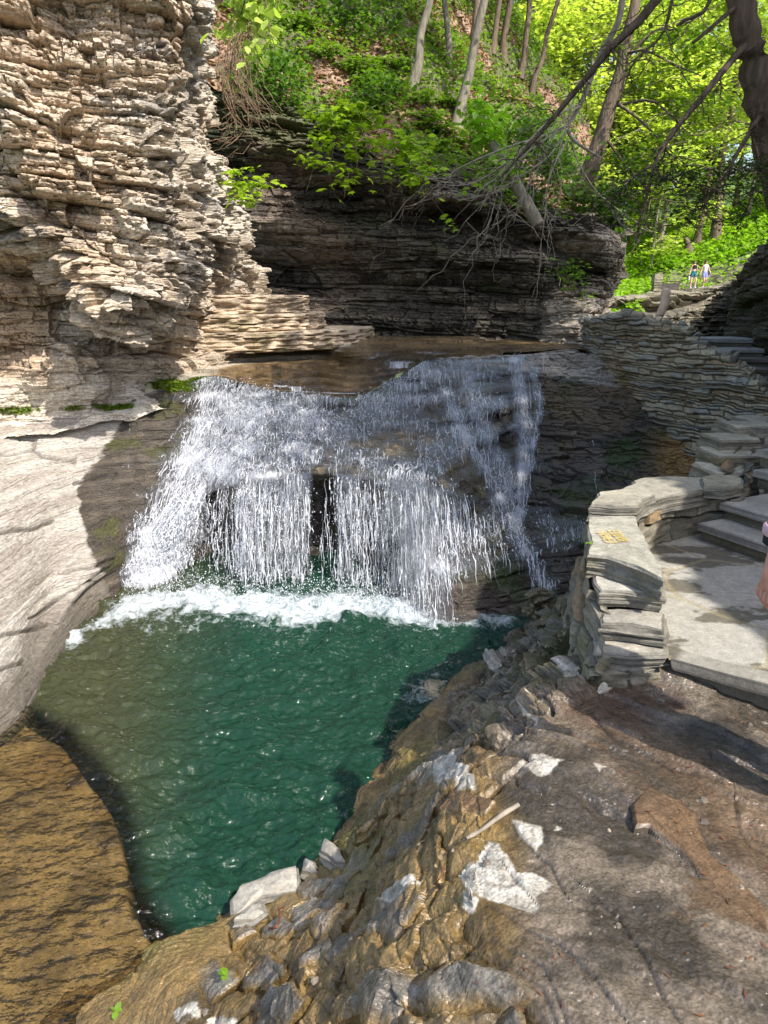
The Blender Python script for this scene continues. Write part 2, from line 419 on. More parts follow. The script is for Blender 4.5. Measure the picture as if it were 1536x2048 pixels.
# wetness boundary on the bank
wetpoly = [(262,800),(300,790),(430,740),(900,720),(1400,800),(1500,1300),(900,1300),(230,1260),(205,1160),(180,1100),(160,1020),(152,985),(170,950),(195,925),(225,880),(245,835)]
wn = 18 * fbm(P * np.array([1, 1, 4]), 4, 3, 55)
wet = polymask(px + wn, py + wn * .3, wetpoly, 4)
rim = sstep(-P2[..., 2], 1.18 + .1 * 0, 1.42) * leftb
tan = mixc(C3(.30, .265, .225), C3(.41, .38, .335), sstep(fbm(P * np.array([.6, .6, 6]), 2.5, 4, 56), -.4, .4))
tan = mixc(tan, C3(.35, .27, .21), .5 * sstep(vnoise(P, .9, 57), 0, .8))
grey = np.exp(-((px - (250 + (py - 880) * .12)) / 60) ** 2) * sstep(py, 870, 960)
tan = mixc(tan, C3(.33, .335, .33), .7 * grey)
tan = mixc(tan, C3(.06, .05, .04), np.clip(crk, 0, 1) * .4)
dark = mixc(C3(.055, .045, .035), C3(.12, .098, .075), sstep(tone + .4 * fbm(P * np.array([1, 1, 6]), 3, 3, 58), .3, .9))
grn = sstep(fbm(P * np.array([1, 1, 3]), 2.2, 3, 59) + .35 * np.exp(-(((px - 330) / 80) ** 2 + ((py - 870) / 60) ** 2)), .12, .45)
dark = mixc(dark, C3(.07, .075, .015), grn * .6)
rg = rightb * sstep(fbm(P * np.array([1, 1, 2]), 1.6, 3, 60), .05, .4)
dark = mixc(dark, C3(.035, .07, .012), rg * .75)
dark = mixc(dark, C3(.20, .14, .08), .5 * rightb * sstep(fbm(P, 1.2, 3, 61), .1, .5) )
ochre = np.exp(-(((px - 1360) / 45) ** 2 + ((py - 925) / 55) ** 2)) * rightb
dark = mixc(dark, C3(.35, .2, .06), np.clip(ochre * 1.2, 0, .8))
gold = np.exp(-((py - 905) / 60) ** 2) * sstep(px, 560, 680) * (1 - sstep(px, 960, 1010))
dark = mixc(dark, C3(.20, .16, .10), gold * .75)
tan = mixc(tan, C3(.085, .07, .05), rim * .85)
mossl = (1 * np.exp(-(((px - 350) / 70) ** 2 + ((py - 768) / 22) ** 2)) + .8 * np.exp(-(((px - 230) / 150) ** 2 + ((py - 815) / 9) ** 2)))
mossl = sstep(mossl * .9 + .5 * fbm(P, 7, 3, 41), .4, .7)
base = mixc(tan, dark, wet); base = mixc(base, C3(.09, .12, .015), mossl)
below = sstep(WL - .02 - P2[..., 2], 0, .05)
base = mixc(base, C3(.05, .05, .022), below)
wa = np.maximum(wet * .95, rim * .5) * (1 - .35 * rightb)
MOSSP.append(P2[mossl > .6])
o = grid_obj('bedrock', P2, M_bank, np.concatenate([base, wa[..., None]], -1)); tag(o, kind='structure')
# ---- upper stream bed
ub = [
 [(150,880,8.9),(290,800,9.4),(415,752,9.8),(520,776,9.55),(630,790,9.5),(720,794,9.5),(850,722,10.9),(960,712,11.1),(1050,708,11.4),(1150,700,12),(1290,735,12)],
 [(150,830,9.5),(300,765,9.9),(430,738,10.4),(520,738,10.7),(630,745,10.5),(720,745,9.95),(830,712,11.6),(950,704,11.9),(1060,700,12.2),(1160,696,12.6),(1290,700,13)],
 [(150,790,10.5),(400,722,10.9),(470,715,11.4),(560,710,11.8),(640,710,11.9),(700,730,11.2),(840,704,12.0),(955,698,12.3),(1060,694,12.7),(1160,688,13.2),(1290,690,13.5)],
 [(150,780,10.9),(410,712,11.3),(500,700,12),(560,697,12.3),(650,695,12.4),(705,694,11.35),(845,690,12.7),(958,688,13.0),(1060,686,13.2),(1160,683,13.5),(1290,680,14)],
 [(150,750,11.5),(430,695,11.8),(520,675,12.5),(600,668,13),(680,668,13.4),(760,670,13.8),(860,674,14),(960,677,14.2),(1060,680,14.2),(1170,676,14.2),(1290,670,15)],
 [(150,750,13.5),(430,680,14),(520,665,15),(600,660,15),(680,660,15.3),(760,662,15.6),(860,664,15.8),(960,667,16),(1060,668,16),(1170,664,17),(1290,650,20)],
]
P = loft(tbl(ub), 330, 900); N = np.broadcast_to(np.array([0, 0, 1.0]), P.shape)
px, py = proj(P)
ter = np.round((P[..., 2] + .05 * fbm(P, 1.3, 3, 71)) / .075) * .075
P2 = P.copy(); P2[..., 2] = P[..., 2] * .25 + ter * .75 + .012 * fbm(P, 6, 3, 72)
lip = sstep(TV[0] + np.zeros(1), 0, 1)
b0 = mixc(C3(.13, .085, .04), C3(.22, .15, .075), sstep(fbm(P * np.array([1, 2, 1]), 2, 3, 73), -.3, .4))
dry = polymask(px + 14 * fbm(P, 3, 2, 74), py, [(100,900),(100,560),(620,640),(700,690),(640,715),(470,730),(290,795)], 6)
b0 = mixc(b0, C3(.40, .35, .28), dry)
back = sstep(py + 0 * px, 680, 672) * sstep(px, 600, 700)
b0 = mixc(b0, C3(.13, .12, .075), np.clip(sstep(-py, -683, -668) * sstep(px, 640, 760), 0, 1))
mossu = sstep(np.exp(-(((px - 600) / 85) ** 2 + ((py - 680) / 11) ** 2)) + np.exp(-(((px - 340) / 70) ** 2 + ((py - 770) / 18) ** 2)) + .5 * fbm(P, 6, 3, 75), .4, .75)
b0 = mixc(b0, C3(.11, .14, .018), mossu)
MOSSP.append(P2[mossu > .6])
o = grid_obj('riverbed', P2, M_bank, np.concatenate([b0, ((1 - dry) * .9)[..., None]], -1)); tag(o, kind='structure')
# ---- back wall of the gorge
bw = [
 [(400,120,15.6),(560,190,15.6),(680,230,15.8),(800,270,16),(920,300,16.2),(1040,360,16.4),(1110,400,16.5),(1172,420,16.5),(1220,430,17),(1232,430,21)],
 [(400,180,14.5),(560,230,14.6),(680,270,14.8),(800,310,15),(920,340,15.2),(1040,400,15.4),(1110,430,15.5),(1170,440,15.5),(1222,452,16),(1235,440,20)],
 [(400,260,14.0),(560,290,13.9),(680,330,13.8),(800,365,13.9),(920,395,14.1),(1040,440,14.3),(1110,450,14.4),(1172,462,14.3),(1230,480,15),(1238,470,19)],
 [(420,330,14.6),(580,360,14.5),(690,400,14.3),(800,430,14.5),(920,450,14.7),(1040,480,14.8),(1110,492,14.9),(1165,512,14.8),(1226,520,15.2),(1236,520,19)],
 [(430,430,14.0),(580,450,13.8),(700,465,13.9),(810,490,14),(930,510,14.2),(1040,530,14.3),(1100,540,14.7),(1150,545,15),(1213,550,15.6),(1230,560,19)],
 [(440,530,14.4),(590,550,14.5),(700,560,14.6),(820,575,14.6),(930,590,14.6),(1040,600,14.7),(1085,600,14.7),(1104,600,14.2),(1192,602,14.2),(1208,600,19)],
 [(440,600,14.4),(600,640,14.0),(700,655,14),(820,668,14.2),(930,675,14.3),(1040,682,14.3),(1085,684,14.2),(1096,685,13.6),(1180,680,13.6),(1200,660,19)],
 [(440,700,14.2),(600,700,13.9),(700,720,13.9),(820,720,14),(930,720,14.1),(1040,720,14.1),(1085,720,14),(1096,720,13.5),(1180,720,13.5),(1200,720,19)],
]
P = loft(tbl(bw), 620, 1050); N = normals(P); px, py = proj(P)
P = P + N * (fbm(P * np.array([1, 1, 1.5]), .8, 3, 81) * .18)[..., None]
Q, tone, off = bands(P, N, 91, [(.36, .9, .24), (.14, .35, .17), (.05, .14, .08)], .8)
band2 = .55 + .45 * sstep(fbm(P * np.array([.5, .5, 2.5]), 1, 2, 82), -.3, .3)
P2 = P + (Q - P) * (band2 * .8)[..., None] + N * (fbm(P, 7, 3, 83) * .03)[..., None]
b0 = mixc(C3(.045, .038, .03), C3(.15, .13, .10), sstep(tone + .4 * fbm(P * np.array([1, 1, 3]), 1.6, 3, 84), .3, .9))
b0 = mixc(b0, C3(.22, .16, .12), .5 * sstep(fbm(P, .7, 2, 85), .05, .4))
pale = polymask(px, py, [(1090,580),(1205,585),(1200,700),(1090,700)], 10) + .8 * polymask(px, py, [(1115,470),(1235,470),(1235,505),(1115,500)], 8)  # sunlight on the jutting column, painted in as paler rock
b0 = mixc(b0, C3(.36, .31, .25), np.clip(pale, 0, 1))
sunlit_patch = polymask(px, py, [(500,430),(640,450),(660,540),(500,520)], 20)  # patch of sun painted into the wall colour
b0 = mixc(b0, C3(.2, .165, .13), sunlit_patch * .7)
mos = sstep(fbm(P, 1.5, 3, 86) + .25 * sstep(-P[..., 2], -4.6, -3.4) , .2, .5)
mos = np.maximum(sstep(fbm(P, 1.8, 3, 86), .25, .5) * .5, sstep(P[..., 2] + .5 * fbm(P, 2, 3, 87), 3.9, 4.5))
b0 = mixc(b0, C3(.06, .075, .02), mos * .8)
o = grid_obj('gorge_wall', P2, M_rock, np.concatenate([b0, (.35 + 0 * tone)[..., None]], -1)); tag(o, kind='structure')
# ---- right cliff beside and behind the stairs
rc = []
basep = [(9.7,20),(8.6,18),(7.6,15.5),(6.7,13),(6.1,11),(5.6,9),(5.1,6.5),(4.6,4),(4.4,1.5),(4.6,-1.5),(5,-5),(6,-9)]
tops = [1.4,1.7,2.2,2.5,3.2,4.2,4.8,4.9,4.9,5.2,5.4,5.4]
for k, fz in enumerate([-.3, 0.0, .2, .4, .62, .85, 1.0, 1.03]):
    row = []
    for (bx, by), t in zip(basep, tops):
        z = -1.2 + (t + 1.2) * min(fz, 1) if fz > 0 else -1.2 + fz
        lean = [.0, 0, .25, .05, -.28, -.1, .12, 1.6][k]
        if fz > 1: z = t + .25
        row.append((bx + lean + .02 * by * (fz > 1), by, z))
    rc.append(row)
P = loft(np.array(rc), 560, 1150); N = normals(P, (0, 6, 1.6))
P = P + N * (fbm(P * np.array([1, 1, 1.5]), .6, 3, 101) * .3)[..., None]
Q, tone, off = bands(P, N, 111, [(.32, .7, .2), (.12, .35, .12), (.045, .15, .05)], .8)
P2 = Q + N * (fbm(P, 7, 3, 102) * .03)[..., None]
b0 = mixc(C3(.07, .06, .045), C3(.17, .15, .115), sstep(tone + .4 * fbm(P * np.array([1, 1, 3]), 1.4, 3, 103), .3, .9))
b0 = mixc(b0, C3(.08, .085, .025), .6 * sstep(fbm(P, 1.2, 3, 104), .1, .4))
o = grid_obj('stairside_cliff', P2, M_rock, np.concatenate([b0, (.2 + 0 * tone)[..., None]], -1)); tag(o, kind='structure')
# ---- hillside above the gorge wall
hp = [(400,120,15.2),(480,180,15),(560,215,15),(680,262,15),(800,300,15.2),(920,335,15.4),(1040,390,15.6),(1110,420,15.8),(1170,432,16),
      (420,0,17),(600,0,18.5),(750,0,19.5),(850,60,20),(950,150,20.5),(1040,235,20),(1110,320,19.5),(1180,415,18.5),(620,130,16.6),(800,170,17.2),(950,250,17.2),
      (440,-300,24),(700,-330,27),(900,-160,27),(1010,0,28),(1100,150,27),(1190,330,27)]
hp = [W(*p) for p in hp] + [(5.55,17,-1.2),(6.15,19,-1.2),(7.0,22,-1),(8.4,27,-.6),(9.7,32,-.2),(7.5,17,-2.0),(9,22,-2),(-12,16,8),(-14,26,15),(-4,36,16),(4,36,13)]
xs = np.linspace(-12, 9, 620); ys = np.linspace(14.6, 36, 560)
X, Y = np.meshgrid(xs, ys); Z = tps(hp, np.stack([X, Y], -1), 1e-3)
P = np.stack([X, Y, Z], -1)
rough = fbm(P, .7, 4, 121); Z2 = Z + rough * .35 + .10 * fbm(P, 3, 3, 122) + .03 * fbm(P, 11, 2, 123)
P[..., 2] = Z2
HILL = (xs, ys, Z2)
lit = mixc(C3(.20, .12, .075), C3(.33, .22, .15), sstep(fbm(P, 6, 3, 124), -.35, .35))
gr = mixc(C3(.04, .055, .015), C3(.08, .12, .02), sstep(fbm(P, 5, 3, 125), -.3, .3))
gm = sstep(fbm(P, .9, 3, 126), -.25, .05)
b0 = mixc(lit, gr, gm * .8)
b0 = mixc(b0, C3(.05, .04, .03), .7 * sstep(fbm(P, 1.6, 3, 127), .2, .45))
hx, hy = proj(P)
mk = Z2 > np.where(X > 4.2, 3.3, 1.7)
o = grid_obj('hillside', P, M_soil, np.concatenate([b0, 0 * gm[..., None]], -1), mask=mk); tag(o, kind='structure')
# ---- far valley floor and wooded slope
fp = [W(*p) for p in [(1230,580,44),(1330,579,46),(1390,576,46),(1440,573,46),(1250,570,50),(1300,520,54),(1430,482,56),(1536,452,56),(1700,380,54),(1230,655,20),(1330,655,20),(1450,655,20),(1550,650,20),(1200,645,27),(1330,640,30),(1450,630,34),(1560,600,36),(1330,630,38),(1400,625,40),(1250,620,34),(1460,610,42),(1560,558,45),(1384,576,47),(1420,575,48),(1340,581,47),(1210,520,60),(1300,470,72),(1450,430,75),
      (1210,470,95),(1350,440,110),(1536,400,90),(1000,440,100),(1800,200,80),(600,440,120),(1300,400,180),(600,400,180),(2000,100,150)]] + [(7.5,17,.5),(9.5,18,.5),(19,28,4),(24,20,9),(40,30,16),(9,14,1.0),(60,60,26)]
xs2 = np.linspace(5.5, 75, 420) ; xs2 = 5.5 + (xs2 - 5.5) ** 1.35 / 69.5 ** .35; ys2 = 14 + (np.linspace(0, 1, 460) ** 1.6) * 170
X, Y = np.meshgrid(xs2, ys2); Z = tps(fp, np.stack([X, Y], -1), 1e-2)
P = np.stack([X, Y, Z], -1); P[..., 2] += (.35 * fbm(P, .35, 4, 131) + .12 * fbm(P, 1.5, 3, 132)) * sstep(Y, 47, 53) + .05 * fbm(P * np.array([1, 3, 1]), 1.5, 3, 137) + .04 * fbm(P, 2, 3, 133)
FAR = (xs2, ys2, P[..., 2].copy())
b0 = mixc(C3(.05, .09, .012), C3(.10, .17, .02), sstep(fbm(P, .8, 3, 134), -.3, .3))
b0 = mixc(b0, mixc(C3(.05, .045, .03), C3(.17, .15, .11), sstep(fbm(P * np.array([1, 2, 3]), 2.2, 4, 135), -.25, .3)), sstep(53 - Y, 0, 3))
o = grid_obj('forest_floor', P, M_soil, np.concatenate([b0, 0 * b0[..., :1]], -1)); tag(o, kind='structure')
# ground all round, far below and behind, out to the horizon
xs3 = np.concatenate([np.linspace(-1500, -80, 12), np.linspace(-60, 80, 40), np.linspace(100, 1500, 12)])
ys3 = np.concatenate([np.linspace(-1500, -40, 12), np.linspace(-30, 180, 60), np.linspace(200, 1500, 12)])
X, Y = np.meshgrid(xs3, ys3)
Z = np.full(X.shape, -4.0); P = np.stack([X, Y, Z], -1)
o = grid_obj('ground', P, M_soil, np.broadcast_to(np.array([.06, .09, .02, 0]), P.shape[:2] + (4,))); tag(o, kind='structure')
def sample(H, x, y):
    xs_, ys_, Z_ = H
    i = np.clip(np.searchsorted(ys_, y) - 1, 0, len(ys_) - 2); j = np.clip(np.searchsorted(xs_, x) - 1, 0, len(xs_) - 2)
    fx = np.clip((x - xs_[j]) / (xs_[j+1] - xs_[j]), 0, 1); fy = np.clip((y - ys_[i]) / (ys_[i+1] - ys_[i]), 0, 1)
    return (Z_[i, j] * (1-fx) + Z_[i, j+1] * fx) * (1-fy) + (Z_[i+1, j] * (1-fx) + Z_[i+1, j+1] * fx) * fy
# ---- far ledge with the undercut below the walkers' path
fl = [[(1170,600,30),(1250,590,35),(1330,583,40),(1400,578,44),(1460,568,46)],
      [(1172,612,28),(1240,598,33),(1330,590,38),(1400,583,42),(1460,570,44)],
      [(1174,618,28.1),(1240,605,33.2),(1330,598,38.2),(1400,590,42.2),(1460,577,44.2)],
      [(1174,625,30),(1240,625,35),(1330,622,40),(1400,612,44),(1460,595,46)],
      [(1174,660,29),(1240,650,34),(1330,650,39),(1400,640,43),(1460,640,45)]]
P = loft(tbl(fl), 120, 420); N = normals(P)
Q, tone, off = bands(P, N, 141, [(.2, 1.2, .15)], .6)
b0 = mixc(C3(.09, .085, .05), C3(.20, .18, .13), sstep(tone, .2, .8))
o = grid_obj('path_ledge', Q, M_rock, np.concatenate([b0, 0 * b0[..., :1]], -1)); tag(o, kind='structure')
# ================================================================ FOREGROUND ROCK
edge_px = [(1040,1262),(1005,1300),(950,1325),(905,1350),(870,1400),(830,1440),(785,1480),(750,1530),(722,1580),(705,1630),(680,1670),(640,1705),(560,1760),(470,1820),(400,1855),(330,1885),(260,1935),(200,1985),(120,2048),(0,2120)]
g = [Wz(px_, py_, WL) for px_, py_ in edge_px]
for px_, py_, z in [(1536,1420,.01),(1340,1385,0),(1200,1392,-.03),(1100,1430,-.05),(1536,1600,.04),(1536,2048,.07),(1536,1800,.05),(1300,1700,.02),(1100,1700,0),(1200,2048,.03),
      (950,1900,-.06),(920,1750,-.08),(990,1560,-.03),(1040,1470,-.07),(880,2048,-.12),(860,1850,-.14),
      (700,2048,-.38),(780,1900,-.30),(900,1560,-.22),(880,1640,-.18),(820,1560,-.75),(760,1590,-1.2),(840,1700,-.30),(760,1720,-.75),(700,1730,-1.1),
      (700,1850,-.62),(600,1850,-.98),(560,1950,-.78),(450,2048,-.95),(460,1920,-1.12),(350,1990,-1.2),(300,2048,-1.28),(540,2048,-.72),
      (1080,1190,-.98),(1100,1290,-.72),(1150,1345,-.3),(1020,1330,-1.08),(985,1400,-.72),(930,1440,-.95),(900,1500,-.75),(860,1480,-1.1)]:
    g.append(Wz(px_, py_, z))
g += [(.9,2.9,-.05),(1.1,3.3,-.02),(1.3,3.9,-.15),(1.15,4.7,-.7),(1.5,4.75,-.6),(1.5,5.1,-1.15),(2.1,5.0,-.5),(2.1,5.4,-1.2),(2.8,5.6,-.6),(2.9,6.2,-1.2),(2.2,4.4,-.05),(3.2,4.7,0),(2.2,3.5,-.05),(3,3,0),(4.2,2,.05),(2,.5,.1),(4,-1,.2),(0,0,-.1),(-.6,0,-.3),(-1.5,.4,-.8),(-2.6,.8,-1.3),(1,-2,.2),(-1,-2,-.1),(-3.5,-2,-.6),(4.2,6.6,-.4),(1.6,6.0,-1.4),(2.2,6.2,-1.4),(2.8,7.2,-1.3),(4.4,7.6,-1)]
# below the water line the rock falls away
wl_pts = np.array([Wz(a, b, WL) for a, b in edge_px])
tang = np.gradient(wl_pts, axis=0); nrm = np.stack([-tang[:, 1], tang[:, 0], 0 * tang[:, 0]], -1); nrm /= np.linalg.norm(nrm, axis=1, keepdims=True)
if (nrm[:, 0] * -1).mean() < 0: nrm = -nrm
for q, n_ in list(zip(wl_pts, nrm))[1:-4]:
    g.append(tuple(q + n_ * .35 + np.array([0, 0, -.5])))
for q, n_ in list(zip(wl_pts, nrm))[2:-5:2]:
    g.append(tuple(q + n_ * 1.0 + np.array([0, 0, -1.1])))
g += [tuple(np.array(Wz(150, 1960, WL)) + (0, 0, -.12)), (-2.4,2.6,WL-.2), (-3.2,1.6,WL-.2)]
GC = np.array(g)
def ground_z(XY): return tps(GC, XY, 2e-4)
def make_ground():
    xs = np.concatenate([np.linspace(-5, -2.3, 60)[:-1], np.linspace(-2.3, 2.1, 1150), np.linspace(2.1, 5.2, 160)[1:]])
    ys = np.concatenate([np.linspace(-4, .9, 60)[:-1], np.linspace(.9, 3.4, 800), np.linspace(3.4, 7.6, 640)[1:]])
    X, Y = np.meshgrid(xs, ys)
    # coarse solve then bilinear refinement
    xc = np.linspace(-5, 5.2, 260); yc = np.linspace(-4, 7.6, 300); Xc, Yc = np.meshgrid(xc, yc)
    Zc = ground_z(np.stack([Xc, Yc], -1))
    Z = sample((xc, yc, Zc), X, Y)
    # deep water: keep from rising far out
    P = np.stack([X, Y, Z], -1)
    px, py = proj(P)
    gx = np.gradient(Z, axis=1) / np.gradient(X, axis=1); gy = np.gradient(Z, axis=0) / np.gradient(Y, axis=0)
    slope = np.hypot(gx, gy)
    steep = sstep(slope, .35, .9)
    # world frame of the bedding joints in the slab: run from far left to near right
    ang = R(-52); u = X * math.cos(ang) + Y * math.sin(ang); v = -X * math.sin(ang) + Y * math.cos(ang)
    UVP = np.stack([u * .35, v, Z * 0], -1)
    # thin broken sheets of rock: terraces stepping across v
    f1 = fbm(UVP, 2.2, 4, 201); f2 = fbm(np.stack([u * .5, v, v * 0], -1), 7, 3, 202)
    tq = f1 * 5 + .18 * f2; ter = (np.floor(tq) + sstep(tq - np.floor(tq), .62, 1.0)) / 5
    near = (1 - steep)
    Z2 = Z + near * (ter * .055 + f1 * .022 + f2 * .009)
    Z2 += .018 * fbm(P, 3.2, 4, 203) + .004 * fbm(P, 9, 4, 233) + .005 * fbm(P, 26, 3, 204) + .0025 * fbm(P, 80, 2, 205)
    # blocky left part
    blk = polymask(px, py, [(350,2100),(430,1880),(700,1690),(850,1480),(1060,1440),(1080,1560),(930,1600),(900,1760),(980,1900),(1100,2100)], 35)
    cellx = np.floor(u / .26 + .8 * fbm(P, 3, 3, 9) + 40); cx = u / .26 + .8 * fbm(P, 3, 3, 9) + 40
    celly = np.floor(v / .13 + .9 * fbm(P, 4, 3, 10) + hash01(cellx) * 3 + 40); cy = v / .13 + .9 * fbm(P, 4, 3, 10) + hash01(cellx) * 3 + 40
    hb = hash01(cellx, celly); dc = np.minimum(np.minimum(cx - cellx, 1 - cx + cellx) * 2, np.minimum(cy - celly, 1 - cy + celly))
    bevel = sstep(dc, 0, .28)
    tilt = (cy - celly - .5) * (hash01(celly, cellx) - .3) * .12
    Z2 += blk * ((hb - .5) * .055 + tilt * .7 + (bevel - 1) * .022)
    # cracks
    cracks = [[(860,1420+430),(905,1870),(960,1910),(1040,1960),(1080,1985),(1110,2048)],[(955,1800),(1010,1830),(1060,1870),(1120,1900),(1160,1935),(1195,1975),(1245,2040)],
              [(1030,1640),(1070,1690),(1105,1720),(1130,1770)],[(870,1840),(900,1900),(950,1980),(1000,2040)],[(1475,1590),(1480,1640),(1500,1670),(1536,1690)],[(1025,1735),(1060,1780)],
              [(1180,1430),(1230,1475),(1300,1500),(1350,1530),(1440,1550)],[(1270,1400),(1310,1438)],[(960,1470),(1010,1500),(1080,1510)],[(980,1880),(1040,1920),(1090,1950),(1130,2048)],
              [(1180,1780),(1240,1830),(1290,1910),(1350,2048)],[(1300,1620),(1370,1690),(1400,1760),(1480,1800),(1536,1850)],[(850,1590),(870,1700),(920,1810)],[(1160,1560),(1200,1600),(1290,1620)],[(1500,1470),(1536,1500)],
              [(720,1850),(760,1900),(830,1930)],[(640,1900),(700,1960),(800,2000)],[(500,1880),(560,1960),(640,2048)]]
    cm = 0; wob = 7 * fbm(P, 5, 2, 206)
    for cr in cracks:
        d, s = neardist(px + wob * 1.6, py + wob, cr, 110)
        cm = cm + np.exp(-(d / 2.8) ** 2) * (.5 + .5 * sstep(wob, -3, 3))
        Z2 -= (.006 * np.exp(-(d / 5.0) ** 2) + .005 * sstep(s * d, -2, 6) * np.exp(-(d / 45) ** 2)) * (.35 + .9 * sstep(wob, -3, 3))
    cm = np.clip(cm, 0, 1)
    # steep sides: bedded, mossy
    N = np.stack([-gx, -gy, np.ones_like(gx)], -1); N /= np.linalg.norm(N, axis=-1, keepdims=True)
    P3 = np.stack([X, Y, Z2], -1)
    Pt = P3.copy()
    Q, tone, off = bands(Pt, N, 211, [(.16, .3, .11), (.05, .12, .045)], .5)
    outc = polymask(px, py, [(1000,1280),(1060,1180),(1160,1170),(1200,1380),(1080,1440),(960,1480),(880,1500),(900,1380)], 15)
    st = np.clip(steep * .22 + outc * 1.1, 0, 1.15)
    P3 = P3 + (Q - Pt) * st[..., None]
    lumps = fbm(P, 5, 3, 207) * .05 * steep * (1 - outc); P3 = P3 + N * lumps[..., None]
    under = polymask(X, Y, [(.98, 2.72), (1.1, 3.4), (1.3, 4.2), (4.3, 4.5), (4.6, 2.2), (1.6, 2.2)][:0] or [(1.06, 2.80), (1.12, 3.5), (1.5, 4.2), (4.6, 4.6), (4.6, 2.0), (3.0, 2.0), (1.75, 2.55)], .05)
    P3[..., 2] = np.where(under > .5, np.minimum(P3[..., 2], -.06), P3[..., 2])
    # puddles: flat, brown
    pud = 0; w8 = 8 * fbm(P, 6, 3, 208); w9 = 8 * fbm(P, 6, 3, 209)
    for pl in [[(1265,1600),(1300,1560),(1350,1590),(1390,1620),(1420,1700),(1470,1740),(1536,1810),(1536,1850),(1480,1790),(1400,1740),(1360,1690),(1300,1640),(1270,1640)],
               [(1340,1740),(1440,1750),(1500,1790),(1536,1830),(1536,1870),(1440,1860),(1380,1800)],[(1310,1790),(1390,1800),(1380,1840),(1320,1830)],
               [(1140,1410),(1220,1390),(1300,1420),(1390,1450),(1300,1460),(1230,1440),(1220,1490),(1120,1480),(1090,1450)],
               [(1010,1830),(1090,1870),(1180,1940),(1190,2010),(1110,1990),(1050,1930)],[(860,1570),(930,1570),(990,1590),(970,1615),(870,1610)],[(1400,1880),(1450,1900),(1460,1960),(1400,1930)]]:
        m = polymask(px + w8, py + w9, pl, 4); pud = np.maximum(pud, m)
    sm = sample((xc, yc, Zc), X, Y)
    lev = sm - .016 + .012 * (pud - 1) ; wetlow = pud * sstep(lev + .004 - P3[..., 2], 0, .006); P3[..., 2] = np.where(pud > .05, np.maximum(P3[..., 2], lev), P3[..., 2]); pud = wetlow
    # ---- colours
    ochre = mixc(C3(.10, .066, .026), C3(.21, .14, .055), sstep(fbm(P, 5, 4, 221), -.35, .35))
    gry = mixc(C3(.052, .043, .033), C3(.150, .122, .092), sstep(f1 * .8 + fbm(P, 7, 4, 222), -.35, .4))
    brn = mixc(C3(.12, .075, .042), C3(.16, .11, .07), sstep(fbm(P, 3, 3, 223), -.3, .3))
    t = sstep((px - 980) / 90 + (1560 - py) / 800 + 1.2 * fbm(P, 1.8, 3, 224), -.6, .8)
    base = mixc(ochre, gry, t)
    base = mixc(base, brn * .85, .9 * sstep(fbm(UVP, 1.6, 4, 225), 0, .3) * t)
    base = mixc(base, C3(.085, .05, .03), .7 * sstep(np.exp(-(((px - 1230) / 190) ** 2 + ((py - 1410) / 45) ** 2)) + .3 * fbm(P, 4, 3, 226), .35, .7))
    base = mixc(base, mixc(C3(.085, .055, .032), C3(.14, .085, .045), sstep(fbm(P, 4, 3, 232), -.4, .4)), pud * .85)
    stone = sstep(hb, .62, .7) * blk * bevel
    base = mixc(base, mixc(C3(.09, .083, .072), C3(.19, .175, .15), sstep(fbm(P, 6, 3, 228), -.3, .3)), stone * .9)
    mo = sstep(fbm(P, 2.6, 3, 227) + .25 * outc, .1, .45)
    base = mixc(base, C3(.075, .075, .018), mo * np.clip(steep + outc, 0, 1) * .65)
    base = mixc(base, mixc(C3(.05, .042, .03), C3(.16, .13, .09), sstep(tone, .3, .8)), outc * .7 * (1 - mo * .6))
    base = mixc(base, base * .35, cm * .8)
    dry = 0
    dp = [[(910,1740),(975,1660),(1000,1665),(1035,1735),(1070,1735),(1108,1760),(1085,1790),(1070,1830),(1000,1800),(940,1780),(925,1765)],[(1030,1625),(1085,1640),(1090,1665),(1075,1690),(1040,1655)],
          [(925,1780),(955,1790),(945,1815),(925,1805)],[(860,1530),(895,1510),(950,1540),(955,1570),(870,1565)],[(1035,1510),(1090,1500),(1135,1515),(1070,1535)],[(755,1800),(830,1750),(850,1760),(800,1810)],
          [(1120,1325),(1150,1320),(1165,1380),(1145,1380)],[(960,1310),(1010,1290),(1000,1310),(975,1330)],[(1055,1430),(1080,1440),(1070,1455)],[(340,2020),(400,2005),(400,2030),(360,2048)],[(410,2048),(420,2025),(470,2030),(470,2048)],[(1110,1632),(1125,1640),(1108,1650)],
          [(1185,1372),(1222,1378),(1215,1386)],[(1190,1520),(1215,1525),(1200,1535)]]
    w1 = 14 * fbm(P, 14, 4, 229); w8 = 8 * fbm(P, 6, 3, 208); w9 = 8 * fbm(P, 6, 3, 209)
    for pl in dp:
        dry = np.maximum(dry, polymask(px + w1, py + w1 * .8, pl, 2.5))
    base = mixc(base, mixc(C3(.30, .275, .23), C3(.47, .44, .38), sstep(fbm(P, 22, 3, 230), -.3, .3)), dry * (1 - .5 * cm))
    wet = np.clip(.92 + .6 * fbm(P, 2.4, 3, 231) + pud * .5, 0, 1) * (1 - dry)
    wet = np.where(P3[..., 2] < WL + .04, 1, wet)
    base = mixc(base, C3(.12, .075, .028), sstep(WL - P3[..., 2], 0, .03))
    # pale dry stones standing at the water's edge
    o = grid_obj('rock_ground', P3, M_fore, np.concatenate([base, wet[..., None]], -1), smooth=False, mask=(P3[..., 2] > -3.2)); tag(o, kind='structure')
    return (xs, ys, P3[..., 2].copy())
GROUND = make_ground()
